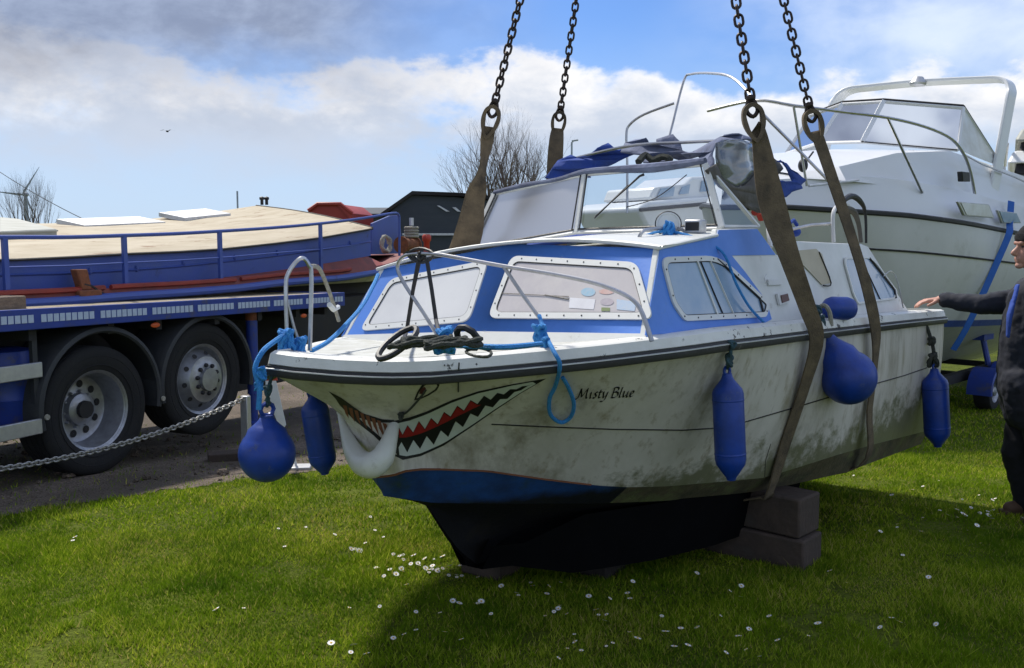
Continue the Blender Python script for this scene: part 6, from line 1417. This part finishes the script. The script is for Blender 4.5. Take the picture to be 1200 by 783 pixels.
# beanie and hair
m = MB(); rows = []
for i in range(9):
    a = math.pi*.5*i/8; rows.append([hc+Vector((.014, 0, .042))+Vector((.110*math.cos(a)*math.cos(k*math.pi/12), .092*math.cos(a)*math.sin(k*math.pi/12), .108*math.sin(a)-.022*math.cos(k*math.pi/12)*math.cos(a))) for k in range(24)])
m.grid(rows, closed=True); rows = [[hc+Vector((.014+(.113+q)*math.cos(k*math.pi/12), (.095+q)*math.sin(k*math.pi/12), .034+z-.022*math.cos(k*math.pi/12))) for k in range(24)] for q, z in ((-.004, -.012), (.006, -.006), (.008, .016), (.004, .034), (-.006, .036))]
m.grid(rows, closed=True); m.build('beanie', 'beanie', per)
m = MB(); m.ball(face(.055, -.025), .058, .078, .075); m.build('hair', 'bark', per)
def cloth(m, name, mt, vox=.010, disp=.012, size=.09):
    o = m.build(name, mt, per); r_ = o.modifiers.new('remesh', 'REMESH'); r_.mode = 'VOXEL'; r_.voxel_size = vox; r_.use_smooth_shade = True
    s_ = o.modifiers.new('smooth', 'SMOOTH'); s_.iterations = 6; s_.factor = .5
    tx = bpy.data.textures.new(name+'_folds', 'CLOUDS'); tx.noise_scale = size; d_ = o.modifiers.new('folds', 'DISPLACE'); d_.texture = tx; d_.strength = disp*2; d_.texture_coords = 'GLOBAL'; return o
m = MB()
m.capsule(Pt(1216, 352), Pt(1208, 398), .165, .175); m.capsule(Pt(1208, 398), Pt(1205, 452), .175, .175); m.capsule(shN, shF, .095, .095); m.capsule(Pt(1216, 334), Pt(1218, 342), .085, .10)
m.capsule(Pt(1203, 450, .05), Pt(1206, 478, .05), .165, .155); m.capsule(Pt(1206, 450, -.05), Pt(1210, 478, -.05), .165, .155)
for a_, c_, r1, r2 in ((shF, elb, .088, .066), (elb, wr+(elb-wr).normalized()*.03, .066, .050), (shN, elN, .088, .068), (elN, wrN, .068, .05)): m.capsule(a_, c_, r1, r2)
cloth(m, 'jacket', 'jacket')
m = MB()
for a_, c_, r1, r2 in ((hipF, kneeF, .115, .092), (kneeF, ankF+Vector((0, 0, .01)), .090, .080), (hipN, kneeN, .115, .092), (kneeN, ankN+Vector((0, 0, .01)), .090, .080), (hipN, hipF, .12, .12)): m.capsule(a_, c_, r1, r2)
cloth(m, 'trousers', 'trousers')
m = MB(); c = Pt(1186, 350); m.tube([Pt(1193, 333, -.06), Pt(1189, 348, -.07), Pt(1183, 372, -.08), Pt(1181, 396, -.07)], [.018, .024, .026, .020], 10, smooth=4, flat=.5); m.tube([Pt(1192, 333, .0), Pt(1187, 352, .0), Pt(1181, 372, .0)], [.02, .026, .02], 10, smooth=4, flat=.5); cloth(m, 'shirt', 'shirt_blue', .007, .004)
for nm, an in (('boot', ankF), ('boot', ankN)):
    m = MB(); g = gz(an.x, an.y); f0 = Vector((an.x, an.y, g+.05)); m.capsule(Vector((an.x+.02, an.y, g+.055)), Vector((an.x-.13, an.y-.01, g+.040)), .052, .040); m.capsule(f0, an+Vector((0, 0, .05)), .056, .056); m.box(Frame((an.x, an.y, g), 0), -.045, .045, -.175, .075, 0, .022); o = m.build(nm, 'boot', per); r_ = o.modifiers.new('remesh', 'REMESH'); r_.mode = 'VOXEL'; r_.voxel_size = .007; r_.use_smooth_shade = True

# second white boat far behind, seen through the windscreen
D2 = Frame(at(752, 262, 14.5), .95); ob = thing('distant_boat', 'smaller white boat far behind, seen through the clear windscreen pane', 'boat', matrix=D2.mat((0, 0, -1.6)))
dq = lambda x, y, p=0.: D2.onW(x, y, (0, 1, 0), p)
m = MB(); m.plate([dq(748, 245), dq(760, 236), dq(905, 224), dq(905, 290), dq(770, 290)], -D2.n*1.6); m.build('hull', 'cruiser_white', ob, bevel=.06)
m = MB(); m.plate([dq(762, 234, -.2), dq(768, 219, -.2), dq(800, 216, -.2), dq(812, 207, -.2), dq(905, 204, -.2), dq(905, 240, -.2)], -D2.n*1.2); m.build('cabin', 'cruiser_white', ob, bevel=.05)
for q in ([(769, 232), (774, 221), (790, 219), (788, 230)], [(795, 228), (799, 219), (808, 216), (806, 227)], [(820, 225), (822, 212), (845, 211), (845, 223)]): m = MB(); m.plate([dq(x, y, -.19) for x, y in q], D2.n*.02); m.build('window', 'pane_blue', ob)
m = MB(); m.tube([dq(750, 246, .02), dq(905, 232, .02)], .03, 6); m.build('rubbing_strake', 'chassis', ob)
# ------------------------------------------------------------------ daisies
def daisy_proto():
    m = MB(); m.mi = 0; n = 11
    for k in range(n):
        a = 2*math.pi*k/n; d = Vector((math.cos(a), math.sin(a), 0)); s = Vector((-d.y, d.x, 0)); z = Vector((0, 0, .030))
        m.add([z+d*.002-s*.0012, z+d*.010-s*.003+Vector((0, 0, .0015)), z+d*.0145+Vector((0, 0, .002)), z+d*.010+s*.003+Vector((0, 0, .0015)), z+d*.002+s*.0012], [(0, 1, 2, 3, 4)])
    m.mi = 1; m.ball(Vector((0, 0, .0315)), .0042, .0042, .0026, n=8, m=4); m.mi = 2; m.tube([Vector((0, 0, -.002)), Vector((0, 0, .030))], .0012, 4)
    o = m.build('daisy', ['petal', 'stamen', 'blade_green'], smooth=False, recalc=False); return o
dz_ = daisy_proto(); first = True; rr = random.Random(21)
ex = [(408, 646), (416, 645), (421, 647), (430, 640), (445, 671), (452, 668), (458, 670), (463, 676), (470, 655), (478, 689), (483, 664), (490, 662), (497, 668), (503, 671), (508, 666), (511, 671), (517, 668), (523, 670), (529, 667), (536, 668), (543, 666), (548, 669), (553, 671), (487, 655), (500, 657), (521, 655), (470, 668), (476, 660), (531, 707), (536, 712), (560, 711), (563, 709), (488, 742), (431, 771), (681, 769), (520, 747), (678, 758), (700, 719), (712, 660), (740, 684), (737, 700),
      (775, 725), (780, 744), (790, 763), (798, 742), (804, 762), (820, 740), (848, 768), (815, 674), (868, 690), (903, 726), (914, 755), (975, 673), (1034, 738), (1045, 729), (1052, 733), (1089, 679), (1058, 655), (1046, 582), (1083, 573), (1079, 557), (1120, 600), (1126, 604), (1136, 597), (1141, 592), (1148, 603), (1156, 606), (1163, 611), (1165, 600), (1172, 606), (1152, 594), (1030, 625), (1085, 598), (1176, 573), (90, 632), (86, 636), (256, 717), (410, 768), (388, 757), (415, 760), (1143, 617), (1131, 609), (1160, 588), (1014, 553), (640, 700), (655, 716), (690, 702), (1100, 735), (1150, 640), (960, 735), (745, 755), (625, 690), (588, 689), (604, 699)]
pts = [(x, y, 1) for x, y in ex]
for _ in range(90):
    cx, cy, sx, sy = rr.choice([(505, 665, 35, 10), (1140, 600, 35, 12), (800, 745, 90, 25), (600, 720, 130, 30), (1060, 610, 60, 30), (430, 650, 60, 25)]); pts.append((rr.gauss(cx, sx), rr.gauss(cy, sy), .7))
for x, y, k in pts:
    if y > 782 or (x > 560 and x < 980 and y < 665): continue
    g = ground_at(x, y+2); 
    if in_track(g.x, g.y): continue
    g.z = gz(g.x, g.y)
    if first: o = dz_; first = False
    else: o = dz_.copy(); SC.collection.objects.link(o)
    o.location = g; s = 1.1*k*rr.uniform(.75, 1.25)*(.85 if rr.random() < .5 else 1); o.scale = (s, s, rr.uniform(.7, 1.1)); o.rotation_euler = (rr.uniform(-.5, .5), rr.uniform(-.5, .5), rr.uniform(0, 6))
    tag(o, 'small white daisy in the lawn around the lifted boat', 'daisy', 'daisies in the grass')
print('objects', len(bpy.data.objects))
